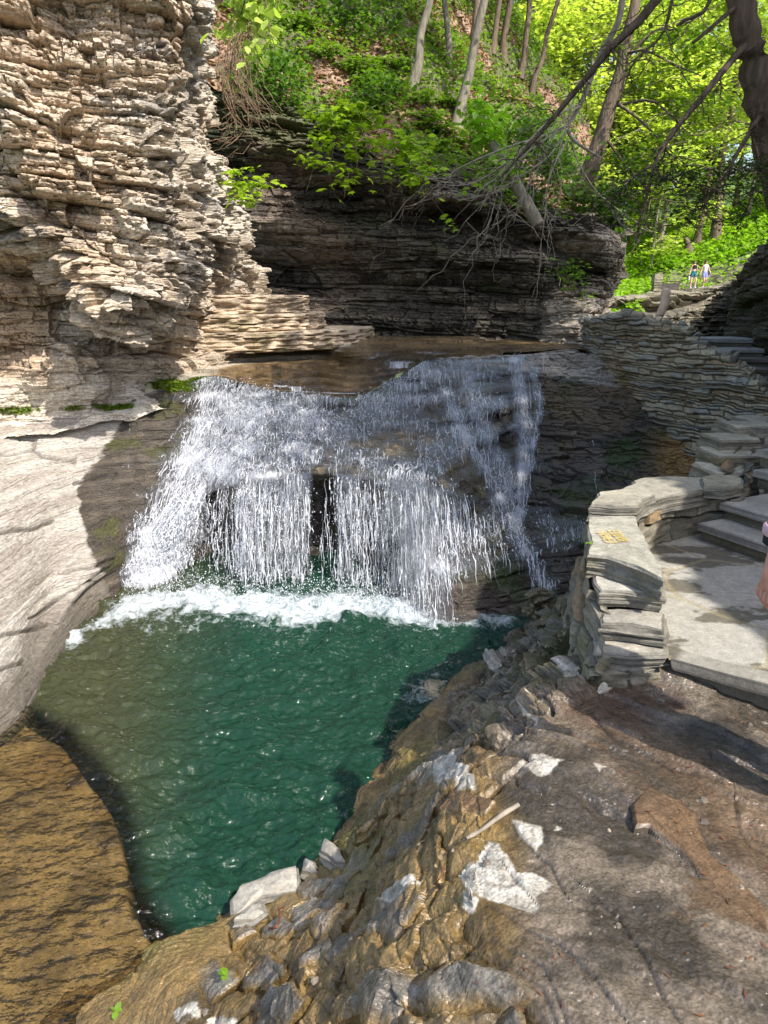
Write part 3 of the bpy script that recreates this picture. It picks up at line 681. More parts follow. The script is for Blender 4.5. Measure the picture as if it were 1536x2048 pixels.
# ---- pool bed: deep plunge pool with a drowned shelf to the left
shelf_px = [(-200,1300),(60,1440),(95,1462),(130,1482),(180,1545),(225,1600),(247,1655),(256,1710),(262,1770),(270,1810),(295,1850),(330,1884),(400,1950),(420,2100),(-300,2400),(-900,1800)]
SH = [Wz(a, b, WL - .05)[:2] for a, b in shelf_px]
xs = np.linspace(-7, 4, 620); ys = np.linspace(-1, 9.2, 620); X, Y = np.meshgrid(xs, ys)
P = np.stack([X, Y, X * 0], -1)
m = inside(X, Y, SH); d, _ = segdist(X, Y, SH, True); sdv = np.where(m, d, -d) + .02 * fbm(P, 5, 2, 240)
deep = WL - 1.9 - .2 * fbm(P, .8, 3, 241)
mound = 1.3 * np.exp(-(((X + 2.6) / 1.3) ** 2 + ((Y - 5.9) / 1.5) ** 2))
Z = deep + mound
t = sstep(sdv, -.10, .035)
zsh = WL - .075 + .02 * fbm(P, 1.5, 3, 242) + .006 * fbm(P, 9, 3, 243)
Z = Z * (1 - t) + zsh * t
P[..., 2] = Z
dd = WL - Z
c = mixc(C3(.055, .05, .02), C3(.007, .040, .022), sstep(dd, .3, 1.5))  # bed darkened to green with depth, standing in for water absorbing the light
shc = mixc(C3(.10, .07, .032), C3(.20, .14, .062), sstep(fbm(P * np.array([1, 1, 1]), 4, 4, 244), -.3, .3))
shc = mixc(shc, C3(.15, .09, .03), .7 * sstep(fbm(P, 1.2, 3, 245), .05, .4))
c = mixc(c, shc, sstep(t, .75, 1.0))
o = grid_obj('pool_bed', P, M_fore, np.concatenate([c, 0 * c[..., :1]], -1), smooth=True); tag(o, kind='structure')
# ================================================================ WATER
def water_material():
    m, nt, out = nmat('clear_water'); L = nt.links.new
    at = N_(nt, 'ShaderNodeVertexColor', layer_name='col')
    geo = N_(nt, 'ShaderNodeNewGeometry')
    mp = N_(nt, 'ShaderNodeMapping'); mp.inputs['Scale'].default_value = (1, 1.7, 1); mp.inputs['Rotation'].default_value = (0, 0, R(-18)); L(geo.outputs['Position'], mp.inputs['Vector'])
    n1 = N_(nt, 'ShaderNodeTexNoise'); n1.inputs['Scale'].default_value = 9; n1.inputs['Detail'].default_value = 3; L(mp.outputs[0], n1.inputs['Vector'])
    bp = N_(nt, 'ShaderNodeBump'); bp.inputs['Strength'].default_value = 1; bp.inputs['Distance'].default_value = .05; L(n1.outputs[0], bp.inputs['Height'])
    gl = N_(nt, 'ShaderNodeBsdfGlossy'); gl.inputs['Roughness'].default_value = .04; L(bp.outputs[0], gl.inputs['Normal'])
    tr = N_(nt, 'ShaderNodeBsdfTransparent'); tr.inputs['Color'].default_value = (.90, .86, .74, 1)
    fr = N_(nt, 'ShaderNodeFresnel'); fr.inputs['IOR'].default_value = 1.33; L(bp.outputs[0], fr.inputs['Normal'])
    uvn = N_(nt, 'ShaderNodeUVMap'); sx = N_(nt, 'ShaderNodeSeparateXYZ'); L(uvn.outputs[0], sx.inputs[0])
    cr = N_(nt, 'ShaderNodeValToRGB'); cr.color_ramp.elements[0].color = (.040, .044, .020, 1); cr.color_ramp.elements[1].color = (.0085, .036, .021, 1); L(sx.outputs[1], cr.inputs[0])
    mk = N_(nt, 'ShaderNodeBsdfDiffuse'); L(cr.outputs[0], mk.inputs[0])
    bd = N_(nt, 'ShaderNodeMixShader'); L(sx.outputs[0], bd.inputs[0]); L(tr.outputs[0], bd.inputs[1]); L(mk.outputs[0], bd.inputs[2])
    mx = N_(nt, 'ShaderNodeMixShader'); L(fr.outputs[0], mx.inputs[0]); L(bd.outputs[0], mx.inputs[1]); L(gl.outputs[0], mx.inputs[2])
    # foam: amount in the attribute, broken up by noise
    fo = N_(nt, 'ShaderNodeBsdfPrincipled'); fo.inputs['Base Color'].default_value = (.80, .85, .88, 1); fo.inputs['Roughness'].default_value = .5
    L(at.outputs['Color'], fo.inputs['Base Color'])
    n2 = N_(nt, 'ShaderNodeTexNoise'); n2.inputs['Scale'].default_value = 9; n2.inputs['Detail'].default_value = 8; n2.inputs['Roughness'].default_value = .78; n2.inputs['Distortion'].default_value = .6
    L(geo.outputs['Position'], n2.inputs['Vector'])
    s = N_(nt, 'ShaderNodeMath', operation='ADD'); L(at.outputs['Alpha'], s.inputs[0])
    ncn = N_(nt, 'ShaderNodeMath', operation='MULTIPLY_ADD'); ncn.inputs[1].default_value = 2.4; ncn.inputs[2].default_value = -.80; L(n2.outputs[0], ncn.inputs[0]); L(ncn.outputs[0], s.inputs[1])
    mr = N_(nt, 'ShaderNodeMapRange'); mr.inputs['From Min'].default_value = .92; mr.inputs['From Max'].default_value = 1.62; mr.inputs['To Max'].default_value = .78; L(s.outputs[0], mr.inputs['Value'])
    m2 = N_(nt, 'ShaderNodeMixShader'); L(mr.outputs[0], m2.inputs[0]); L(mx.outputs[0], m2.inputs[1]); L(fo.outputs[0], m2.inputs[2])
    L(m2.outputs[0], out.inputs[0]); return m
M_water = water_material()
def pool_water():
    xs = np.linspace(-6.5, 3.5, 900); ys = np.linspace(.5, 8.8, 900); X, Y = np.meshgrid(xs, ys)
    P = np.stack([X, Y, X * 0 + WL], -1); px, py = proj(P)
    src = np.array([-.9, 7.2]); dx = X - src[0]; dy = Y - src[1]; r = np.hypot(dx, dy)
    A = np.stack([X * 1.0, Y * 1.7, X * 0], -1)
    w = fbm(A, 3.2, 4, 301, .6) * .085 + fbm(A, 1.0, 2, 302) * .03
    shal = inside(X, Y, SH); ds, _ = segdist(X, Y, SH, True); sh = sstep(np.where(shal, ds, -ds), -.2, .3)
    w = w * (1 - .72 * sh) * (1 + .6 * np.exp(-(r / 2.2) ** 2))
    diag = np.stack([(X + Y) * .6, (X - Y) * 2.2, X * 0], -1)
    w += sh * .012 * fbm(diag, 2.2, 3, 303); w *= 1 + .5 * sstep(4.8 - Y, 0, 1.5) * (1 - sh)
    # foam amount
    foot = [(150,1275),(200,1250),(260,1218),(330,1200),(430,1195),(520,1215),(600,1235),(680,1215),(760,1205),(800,1225),(870,1248),(950,1245),(1020,1240)]
    d, _ = segdist(px, py, foot); f = .46 * np.exp(-(d / 17) ** 2) + .24 * np.exp(-(d / 60) ** 2) + .20 * polymask(px, py, [(262,1235),(240,1190),(420,1110),(760,1120),(890,1245),(760,1225),(600,1240),(430,1220),(330,1225)], 14)
    f += .26 * np.exp(-(((px - 560) / 130) ** 2 + ((py - 1225) / 36) ** 2)) + .25 * np.exp(-(((px - 330) / 130) ** 2 + ((py - 1225) / 50) ** 2)) + .2 * np.exp(-(((px - 760) / 90) ** 2 + ((py - 1210) / 25) ** 2))
    f -= .3 * np.exp(-(((px - 960) / 100) ** 2 + ((py - 1270) / 18) ** 2))
    f += .12 * np.exp(-((r) / 1.7) ** 2)
    f += .42 * np.exp(-(((px - 835) / 60) ** 2 + ((py - 1395) / 45) ** 2)) 
    de, _ = segdist(px, py, [(100,1330),(110,1300),(150,1275)]); f += .4 * np.exp(-(de / 12) ** 2)
    f = np.clip(f, 0, .95)
    tan = .75 * np.exp(-(((px - 868) / 26) ** 2 + ((py - 1372) / 26) ** 2))
    f2 = np.clip(f + tan + .10 * np.exp(-(r / 2.6) ** 2) * (py > 1200), 0, 1)
    w += .05 * f * (fbm(P, 5, 3, 304) + .4)
    P[..., 2] += w
    c = mixc(np.broadcast_to(C3(.66, .72, .76), P.shape), C3(.72, .58, .36), sstep(tan, .15, .5))
    turb = .93 * (1 - sstep(np.where(shal, ds, -ds), -.16, .01)); turb = np.maximum(turb, .04)
    hue = sstep(px + .25 * (py - 1300) + 60 * fbm(P, .9, 2, 305), 170, 520)
    o = grid_obj('pool_water', P, M_water, np.concatenate([c, f2[..., None]], -1), smooth=True, uv=np.stack([turb, hue], -1)); tag(o, kind='structure')
pool_water()
def fall_material():
    m, nt, out = nmat('falling_water'); L = nt.links.new
    at = N_(nt, 'ShaderNodeVertexColor', layer_name='col')
    uv = N_(nt, 'ShaderNodeUVMap')
    mp = N_(nt, 'ShaderNodeMapping'); mp.inputs['Scale'].default_value = (1, 1, 1); L(uv.outputs[0], mp.inputs['Vector'])
    n1 = N_(nt, 'ShaderNodeTexNoise'); n1.inputs['Scale'].default_value = 1; n1.inputs['Detail'].default_value = 8; n1.inputs['Roughness'].default_value = .86; n1.inputs['Distortion'].default_value = .4
    L(mp.outputs[0], n1.inputs['Vector'])
    s = N_(nt, 'ShaderNodeMath', operation='ADD'); L(at.outputs['Alpha'], s.inputs[0]); L(n1.outputs[0], s.inputs[1])
    mr = N_(nt, 'ShaderNodeMapRange'); mr.inputs['From Min'].default_value = .88; mr.inputs['From Max'].default_value = 1.03; mr.inputs['To Max'].default_value = .97; L(s.outputs[0], mr.inputs['Value'])
    wh = N_(nt, 'ShaderNodeBsdfPrincipled'); wh.inputs['Base Color'].default_value = (.90, .92, .97, 1); wh.inputs['Roughness'].default_value = .25
    tl = N_(nt, 'ShaderNodeBsdfTranslucent'); tl.inputs['Color'].default_value = (.75, .80, .88, 1)
    mt = N_(nt, 'ShaderNodeMixShader'); mt.inputs[0].default_value = .25; L(wh.outputs[0], mt.inputs[1]); L(tl.outputs[0], mt.inputs[2])
    tr = N_(nt, 'ShaderNodeBsdfTransparent')
    gl = N_(nt, 'ShaderNodeBsdfGlossy'); gl.inputs['Roughness'].default_value = .12
    bp = N_(nt, 'ShaderNodeBump'); bp.inputs['Strength'].default_value = .8; bp.inputs['Distance'].default_value = .05; L(n1.outputs[0], bp.inputs['Height'])
    L(bp.outputs[0], gl.inputs['Normal']); L(bp.outputs[0], wh.inputs['Normal'])
    fr = N_(nt, 'ShaderNodeFresnel'); fr.inputs['IOR'].default_value = 1.33; L(bp.outputs[0], fr.inputs['Normal'])
    gf = N_(nt, 'ShaderNodeMapRange'); gf.inputs['From Min'].default_value = .02; gf.inputs['From Max'].default_value = .25; L(at.outputs['Alpha'], gf.inputs['Value'])
    gm_ = N_(nt, 'ShaderNodeMath', operation='MULTIPLY'); L(gf.outputs[0], gm_.inputs[0]); L(fr.outputs[0], gm_.inputs[1])
    mg = N_(nt, 'ShaderNodeMixShader'); L(gm_.outputs[0], mg.inputs[0]); L(tr.outputs[0], mg.inputs[1]); L(gl.outputs[0], mg.inputs[2])
    mx = N_(nt, 'ShaderNodeMixShader'); L(mr.outputs[0], mx.inputs[0]); L(mg.outputs[0], mx.inputs[1]); L(mt.outputs[0], mx.inputs[2])
    L(mx.outputs[0], out.inputs[0]); return m
M_fall = fall_material()
def strand_material():
    m, nt, out = nmat('water_strands'); L = nt.links.new
    wh = N_(nt, 'ShaderNodeBsdfPrincipled'); wh.inputs['Base Color'].default_value = (.92, .94, .98, 1); wh.inputs['Roughness'].default_value = .15
    tl = N_(nt, 'ShaderNodeBsdfTranslucent'); tl.inputs['Color'].default_value = (.8, .84, .92, 1)
    tr = N_(nt, 'ShaderNodeBsdfTransparent')
    a = N_(nt, 'ShaderNodeMixShader'); a.inputs[0].default_value = .3; L(wh.outputs[0], a.inputs[1]); L(tl.outputs[0], a.inputs[2])
    b = N_(nt, 'ShaderNodeMixShader'); b.inputs[0].default_value = .22; L(a.outputs[0], b.inputs[1]); L(tr.outputs[0], b.inputs[2])
    L(b.outputs[0], out.inputs[0]); return m
M_strand = strand_material()
def density(px, py):
    """how much white water runs over the face"""
    def gs(cx, cy, rx, ry, a=1, ang=0):
        c, s = math.cos(R(ang)), math.sin(R(ang)); x = px - cx; y = py - cy
        return a * np.exp(-(((x * c + y * s) / rx) ** 2 + ((-x * s + y * c) / ry) ** 2))
    D = np.full(px.shape, -.10)
    d, _ = neardist(px, py, [(440,765),(440,840),(380,960),(330,1060),(290,1180)], 190); D = np.maximum(D, .62 * np.exp(-(d / 62) ** 2) - .04)
    d, _ = neardist(px, py, [(500,770),(500,860),(450,940),(370,1040)], 190); D = np.maximum(D, .60 * np.exp(-(d / 60) ** 2) - .02)
    D = np.maximum(D, gs(600, 830, 80, 70, .50)); D = np.maximum(D, gs(545, 960, 70, 45, .62)); D = np.maximum(D, gs(590, 900, 60, 60, .40))
    D = np.maximum(D, gs(760, 820, 110, 35, .42)); D = np.maximum(D, gs(820, 1010, 70, 90, .36)); D = np.maximum(D, gs(850, 1120, 75, 110, .46))
    D = np.maximum(D, gs(720, 930, 90, 40, .22)); D = np.maximum(D, gs(880, 880, 70, 80, .20)); D = np.maximum(D, gs(680, 870, 60, 60, .30))
    d, _ = neardist(px, py, [(890,790),(930,880),(980,970),(1020,1050),(1060,1130),(1090,1180)], 190); D = np.maximum(D, .42 * np.exp(-(d / 17) ** 2) )
    d, _ = neardist(px, py, [(1025,715),(1040,800),(1045,900),(1035,1000),(1030,1045)], 190); D = np.maximum(D, .46 * np.exp(-(d / 16) ** 2))
    d, _ = neardist(px, py, [(1060,735),(1075,800),(1065,880),(1050,960)], 190); D = np.maximum(D, .34 * np.exp(-(d / 9) ** 2))
    d, _ = neardist(px, py, [(930,740),(950,840),(1000,940),(1025,1030)], 190); D = np.maximum(D, .36 * np.exp(-(d / 22) ** 2))
    d, _ = neardist(px, py, [(430,768),(520,775),(640,795),(760,800),(900,805),(1000,810)], 190); D = np.maximum(D, (.50 - .25 * sstep(px, 700, 1000)) * np.exp(-(d / 13) ** 2))
    D = np.maximum(D, gs(735, 712, 32, 20, .62)); D = np.maximum(D, gs(800, 735, 60, 16, .5)); D = np.maximum(D, gs(870, 752, 110, 22, .40)); D = np.maximum(D, gs(920, 750, 130, 42, .24)); D = np.maximum(D, gs(800, 770, 60, 26, .42)); D = np.maximum(D, gs(860, 712, 90, 10, .42))
    D = np.maximum(D, gs(1130, 1070, 60, 30, .2))
    return D
DIRD = {}
def fall_sheet():
    sub = PF[:, :][:, :]                                   # un-roughened face, lifted a little off the rock
    tv = TV; keepv = (TV > .15) & (TV < 6.3); keepu = (TU > 3.7) & (TU < 13.4)
    P = sub[keepv][:, keepu]; N = normals(P); px, py = proj(P)
    P = P + N * (.05 + .03 * fbm(P, 2, 3, 320) + .02 * fbm(P * np.array([3, 3, 1]), 4, 2, 321))[..., None]
    D = density(px, py)
    D = np.minimum(D, .44)
    D = D + (.26 * fbm(P * np.array([.5, .5, 5]), 2.2, 3, 322) + .10 * fbm(P * np.array([4, 4, .7]), 1.6, 3, 323)) * (D > .0) * (1 - sstep(px, 300, 480) * 0)
    nv, nu = P.shape[:2]
    L_ = np.cumsum(np.concatenate([np.zeros((1, nu)), np.linalg.norm(np.diff(P, axis=0), axis=-1)]), axis=0)
    uvx = P[..., 0] * 46 ; uvy = L_ * 8.0
    uv = np.stack([uvx, uvy], -1)
    hollow = sstep(TV[keepv], 3.05, 3.2)[:, None] * (sstep(px, 405, 425) * (1 - sstep(px, 745, 765)))
    D = D - 1.5 * hollow
    gap = polymask(px, py, [(620,955),(640,940),(665,960),(680,1130),(610,1130)], 8); D = D - .6 * gap
    o = grid_obj('waterfall_water', P, M_fall, np.concatenate([np.ones(P.shape), np.clip(D, 0, 1)[..., None]], -1), smooth=True, uv=uv, mask=(D > .0))
    tag(o, kind='structure')
    return P, N, D
FP, FN, FD = fall_sheet()
def tubes(name, paths, radii, mat, k=3, parent=None, col=None):
    """paths (n, m, 3), radii (n, m) -> one mesh"""
    n, m_ = paths.shape[:2]
    T = np.gradient(paths, axis=1); T /= np.linalg.norm(T, axis=-1, keepdims=True) + 1e-9
    up = np.where(np.abs(T[..., 2:3]) > .9, np.array([0, 1.0, 0]), np.array([0, 0, 1.0]))
    A = np.cross(T, up); A /= np.linalg.norm(A, axis=-1, keepdims=True) + 1e-9; B = np.cross(T, A)
    th = np.arange(k) / k * 2 * np.pi
    V = paths[:, :, None] + radii[:, :, None, None] * (A[:, :, None] * np.cos(th)[:, None] + B[:, :, None] * np.sin(th)[:, None])
    idx = np.arange(n * m_ * k).reshape(n, m_, k)
    a = idx[:, :-1]; b = idx[:, 1:]
    q = np.stack([a, np.roll(a, -1, 2), np.roll(b, -1, 2), b], -1).reshape(-1, 4)
    c = None
    if col is not None: c = np.repeat(np.broadcast_to(col[:, None, None], (n, m_, k, 4)).reshape(-1, 4), 1, axis=0)
    return mesh_obj(name, V.reshape(-1, 3), mat=mat, quads=q, smooth=True, parent=parent, col=c)
rs = np.random.RandomState(5)
def strands():
    # runs clinging to the face
    nv, nu = FP.shape[:2]
    p = np.clip(FD, 0, 1) ** 2; p[FD < .1] = 0; pf = (p / p.sum()).ravel()
    n = 11000; m_ = 7
    st = rs.choice(nv * nu, n, p=pf); i0 = st // nu; j0 = st % nu
    ln = (5 + 34 * rs.rand(n) ** 2).astype(int)
    t = np.linspace(0, 1, m_)
    fan = (j0 / nu - .45) * .0
    ii = np.clip(i0[:, None] + ln[:, None] * t, 0, nv - 1).astype(int)
    jj = np.clip(j0[:, None] + np.round(rs.randn(n, 1) * 1.2 * t + rs.randn(n, m_) * .5), 0, nu - 1).astype(int)
    paths = FP[ii, jj] + FN[ii, jj] * (rs.rand(n, 1, 1) * .05 + .005) + rs.randn(n, m_, 3) * .003
    rad = (.0018 + .006 * rs.rand(n, 1) ** 3) * (1 - np.abs(2 * t - 1) ** 2 * .9) * (.5 + rs.rand(n, m_))
    ok = (FD[ii, jj] > -.6).all(1)
    o = tubes('waterfall_runs', paths[ok], rad[ok], M_strand); tag(o, kind='structure')
    # free fall from the ledge
    spans = [(478,530,330),(530,620,380),(672,700,120),(700,722,90),(722,790,120),(420,480,110),(640,668,20),(790,930,260),(930,1000,70)]
    ps, rr = [], []
    def zl(pxv): return np.interp(pxv, [415,510,630,720,850,960,1000],[980,955,942,952,965,1000,1010])
    for a, b, cnt in spans:
        for _ in range(cnt):
            x = rs.uniform(a, b); y0 = zl(x) + rs.uniform(-6, 6)
            Y0 = float(np.interp(x, [415,510,630,720,850,960],[8.1,7.6,7.7,7.55,7.25,7.6])) + rs.uniform(-.12, .12)
            s = np.array(W(x, y0, Y0)); z0 = s[2]
            spread = (x - 620) / 600 * .35
            f0 = rs.uniform(0, .9) ** 1.2; f1 = min(1.0, f0 + rs.uniform(.06, .3) + (.25 if rs.rand() < .10 else 0)); 
            tt = np.linspace(f0, f1, 9); dz = (z0 - WL) * tt
            fl = np.sqrt(np.maximum(dz, 0) * 2 / 9.81)
            vx = spread * .5 + rs.randn() * .06; vy = -(.5 + rs.rand() * .5)
            lowx = x > 790
            if lowx: vy = -1.35 - rs.rand() * .5
            w = rs.randn(9) * .003
            pth = np.stack([s[0] + vx * fl + w + .006 * np.sin(tt * 30 + rs.rand() * 6), s[1] + vy * fl + rs.randn(9) * .008, s[2] - dz], -1)
            ps.append(pth); rr.append((.0018 + .006 * rs.rand() ** 2.5) * (.35 + 1.3 * rs.rand(9)) * (1 - np.abs(np.linspace(-1, 1, 9)) ** 3 * .8))
    # left slide tumbles free
    for _ in range(700):
        k = rs.rand(); s = np.array(W(335 + 90 * k + rs.randn() * 12, 1050 - 90 * k + rs.randn() * 18, 8.0)); 
        f0 = rs.rand() ** 1.2 * .8; f1 = f0 + rs.uniform(.08, .3); tt = np.linspace(f0, min(f1, 1), 9); z0 = s[2]; dz = (z0 - WL) * tt; fl = np.sqrt(np.maximum(dz, 0) * 2 / 9.81)
        pth = np.stack([s[0] - (.35 + .5 * rs.rand()) * fl * 1.3, s[1] - (.7 + .6 * rs.rand()) * fl, s[2] - dz], -1) + rs.randn(9, 3) * .008
        ps.append(pth); rr.append((.002 + .008 * rs.rand() ** 2.5) * (.35 + 1.3 * rs.rand(9)) * (1 - np.abs(np.linspace(-1, 1, 9)) ** 3 * .8))
    o = tubes('waterfall_strands', np.array(ps), np.array(rr), M_strand, k=4); tag(o, kind='structure')
    # drops thrown off everywhere: small octahedra
    nd = 17000
    which = rs.rand(nd)
    base = np.empty((nd, 3))
    a = np.array(ps); ai = rs.randint(0, len(a), nd); aj = rs.randint(0, 9, nd)
    base[:] = a[ai, aj] + rs.randn(nd, 3) * np.array([.045, .05, .06])
    st = rs.choice(nv * nu, nd, p=pf); onface = FP.reshape(-1, 3)[st] + FN.reshape(-1, 3)[st] * (.02 + np.abs(rs.randn(nd, 1)) * .05) + rs.randn(nd, 3) * .03
    base = np.where((which < .5)[:, None], onface, base)
    foot = [(265,1215),(330,1190),(430,1185),(520,1200),(600,1200),(690,1195),(760,1205),(870,1240)]
    fw = np.array([Wz(a_, b_, WL) for a_, b_ in foot]); k = rs.rand(nd) * (len(fw) - 1.001); ki = k.astype(int)
    sp = fw[ki] + (fw[ki + 1] - fw[ki]) * (k - ki)[:, None] + rs.randn(nd, 3) * np.array([.12, .16, 0]); sp[:, 2] = WL + np.abs(rs.randn(nd)) * .10 + .01
    base = np.where((which > .86)[:, None], sp, base)
    base = base[base[:, 2] > WL]
    nd = len(base); r_ = .0025 + .006 * rs.rand(nd) ** 2.5
    oc = np.array([[1,0,0],[-1,0,0],[0,1,0],[0,-1,0],[0,0,1.6],[0,0,-1.6]], float)
    V = base[:, None] + r_[:, None, None] * oc
    fc = np.array([[0,2,4],[2,1,4],[1,3,4],[3,0,4],[2,0,5],[1,2,5],[3,1,5],[0,3,5]])
    q = (np.arange(nd)[:, None, None] * 6 + fc).reshape(-1, 3)
    o = mesh_obj('water_spray', V.reshape(-1, 3), mat=M_strand, quads=q, smooth=True)
    tag(o, kind='stuff', label='white drops and spray flying off the waterfall above the pool', cat='spray')
strands()
# thin film of water over the upper ledges
P = loft(tbl(ub)[:4], 120, 500); px, py = proj(P)
P = P[:, (np.arange(500) > 150)]; px, py = proj(P)
ter = np.round((P[..., 2] + .05 * fbm(P, 1.3, 3, 71)) / .075) * .075
P[..., 2] = P[..., 2] * .25 + ter * .75 + .045 + .006 * fbm(P * np.array([1, 2, 1]), 9, 3, 77)
D = density(px, py)
wetm = ~inside(px, py, [(100,900),(100,500),(620,640),(700,690),(640,715),(470,730),(400,745),(290,795)])
o = grid_obj('stream_water', P, M_fall, np.concatenate([np.ones(P.shape), np.clip(D, 0, 1)[..., None]], -1), smooth=True, uv=np.stack([P[..., 0] * 22, P[..., 1] * 5], -1), mask=wetm); tag(o, kind='structure')

# thin broken veils of water dropping from the ledge into the pool
def veils():
    px_ = np.linspace(425, 985, 420)
    lipz = np.interp(px_, [415,510,630,720,850,960,1000], [980,955,942,952,965,1000,1010]); lipY = np.interp(px_, [415,510,630,720,850,960], [8.05,7.6,7.68,7.5,7.2,7.6])
    S = np.array([W(a, b, c) for a, b, c in zip(px_, lipz, lipY)]); t = np.linspace(0, 1, 160)[:, None]
    z = S[None, :, 2] + (WL - S[None, :, 2]) * t; fl = np.sqrt(2 * (S[None, :, 2] - z) / 9.81)
    vy = np.interp(px_, [425, 760, 800], [.72, .72, 1.45])[None]
    X = S[None, :, 0] + (px_[None] - 620) / 600 * .17 * fl; Y = S[None, :, 1] - vy * fl
    P = np.stack([X, Y, z], -1); P[..., 1] += .03 * fbm(P * np.array([1, 1, .2]), 6, 3, 331)
    D = np.interp(px_, [425,470,485,540,600,618,628,662,676,700,725,790,830,900,940,985], [.02,.1,.33,.26,.34,.25,0,0,.26,.30,.08,.15,.30,.26,.05,0])[None] * (1 - .45 * t)
    D = D + .12 * fbm(P * np.array([3, 3, .5]), 2, 3, 332); D = np.clip(D, 0, .42)
    L_ = t * 1.3 + 0 * X
    o = grid_obj('waterfall_veil', P, M_fall, np.concatenate([np.ones(P.shape), D[..., None]], -1), smooth=True, uv=np.stack([P[..., 0] * 60, L_ * 7], -1)); tag(o, kind='structure')
veils()
# ================================================================ MASONRY
M_stone = rock_material('dressed_stone', .55, (1, 1, 3), 16, .012, rdry=.85, rwet=.3, speck=.3)
M_conc = rock_material('worn_paving', .35, (1, 1, 1), 30, .006, rdry=.85, rwet=.3, speck=.22)
def slab(name, outline, ztop, thick, seed, mat=None, parent=None, tone=(.33, .30, .24), rough=.012, layers=6, m=72, side=(.13, .12, .10), jag=.02, tilt=(0, 0), topn=.006, dome=0.0):
    """an irregular stone: split edges, slightly uneven top"""
    o = np.asarray(outline, float)[:, :2]
    seg = np.linalg.norm(np.roll(o, -1, 0) - o, axis=1); s = np.concatenate([[0], np.cumsum(seg)])
    t = np.linspace(0, s[-1], m, endpoint=False); oc = np.concatenate([o, o[:1]])
    ring = np.stack([np.interp(t, s, oc[:, 0]), np.interp(t, s, oc[:, 1])], -1)
    c = ring.mean(0); rad = np.linalg.norm(ring - c, axis=1, keepdims=True); dirn = (ring - c) / rad
    rows, cols = [], []
    rs_ = np.random.RandomState(seed)
    zs = np.linspace(-thick, -.004, layers * 3)
    lay = rs_.uniform(-1, 1, layers)
    for i, z in enumerate(zs):
        P_ = np.stack([ring[:, 0], ring[:, 1], np.full(m, ztop + z)], -1)
        j = lay[min(i // 3, layers - 1)]
        n = vnoise(P_ * np.array([1, 1, 6]), 7, seed) * jag + j * rough + vnoise(P_, 25, seed + 3) * .004
        e = -(.012 if z > -.006 else 0) - .01 * (i == 0)
        r2 = ring + dirn * (n + e)[:, None]
        rows.append(np.concatenate([r2, P_[:, 2:] + (vnoise(P_, 9, seed + 4) * .004)[:, None]], 1)); cols.append(np.broadcast_to(np.array(side) * (1 + .25 * j), (m, 3)))
    last = rows[-1][:, :2]
    for f in (.985, .93, .85, .75, .62, .48, .34, .2, .08, .0):
        r2 = c + (last - c) * f
        P_ = np.concatenate([r2, np.full((m, 1), ztop)], 1)
        zz = ztop + vnoise(P_, 4, seed + 5) * topn * 1.6 + vnoise(P_ * np.array([1, 2.2, 1]), 14, seed + 6) * topn * .5 + (r2 - c) @ np.array(tilt) + dome * (1 - f ** 2)
        rows.append(np.concatenate([r2, zz[:, None]], 1)); cols.append(np.broadcast_to(np.array(tone), (m, 3)))
    for i in range(layers * 3): rows[i][:, 2] += (rows[i][:, :2] - c) @ np.array(tilt)
    P_ = np.array(rows); P_ = np.concatenate([P_, P_[:, :1]], 1)
    C_ = np.array(cols); C_ = np.concatenate([C_, C_[:, :1]], 1)
    v = fbm(P_, 5, 4, seed + 7); C_ = C_ * (1 + .45 * v)[..., None]
    gm = sstep(fbm(P_, 3, 3, seed + 8), .2, .5) * (P_[..., 2] < ztop - .02)
    C_ = mixc(C_, C3(.12, .10, .03), gm * .6)
    ob = grid_obj(name, P_, mat or M_stone, np.concatenate([C_, 0 * v[..., None]], -1), parent=parent)
    return ob
def mason(P, s, z, seed, th=.075, ln=.3, amp=.035, gap=.03):
    rs_ = np.random.RandomState(seed)
    b = np.cumsum(rs_.uniform(.45, 1.6, 400) * th) - 3.0
    h = z + .03 * vnoise(P, 1.3, seed); k = np.clip(np.searchsorted(b, h), 1, 399)
    f = (h - b[k - 1]); fh = b[k] - b[k - 1]
    L_ = rs_.uniform(.5, 1.8, 400)[k] * ln; off = rs_.uniform(0, 9, 400)[k]
    c = s / L_ + off + .15 * vnoise(P, 3, seed + 1); i = np.floor(c)
    e = np.minimum(np.minimum(c - i, 1 - c + i) * L_, np.minimum(f, fh - f))
    hb = hash01(i, k); hb2 = hash01(k, i + 5)
    d = (hb - .5) * 2 * amp - gap * (1 - sstep(e, 0, .014)) + .012 * vnoise(P * np.array([1, 1, 4]), 9, seed + 2) + (f / fh - .5) * (hb2 - .5) * .03
    return d, hb, hb2, sstep(e, 0, .012)
# ---- long dry-laid wall under the upper stairs
top_px = [(1160,640,12.6),(1172,641,12.2),(1200,632,11.8),(1262,631,11.3),(1325,650,10.9),(1372,664,10.5),(1395,690,10.2),(1450,716,9.8),(1490,738,9.5),(1540,790,9.0),(1700,900,8.2)]
bot_px = [(1166,700,12.5),(1178,706,12.1),(1222,775,11.5),(1262,850,10.8),(1310,915,10.1),(1370,950,9.5),(1400,975,9.3),(1460,1000,8.9),(1500,1010,8.6),(1545,1030,8.3),(1700,1080,7.7)]
T_ = np.array([W(*p) for p in top_px]); B_ = np.array([W(*p) for p in bot_px])
Bk = T_ + np.array([.25, .5, 0]); Bk2 = Bk + np.array([.05, .05, -.8])
rowsC = [Bk2, Bk, T_ + np.array([0, 0, .0])] + [T_ + (B_ - T_) * f for f in (.2, .4, .6, .8, 1.0)]
P = loft(np.array(rowsC), 560, 900); N = normals(P)
s_ = np.concatenate([np.zeros((P.shape[0], 1)), np.cumsum(np.linalg.norm(np.diff(P[:, :, :2], axis=1), axis=-1), axis=1)], axis=1).mean(0)[None, :] + 0 * P[..., 0]
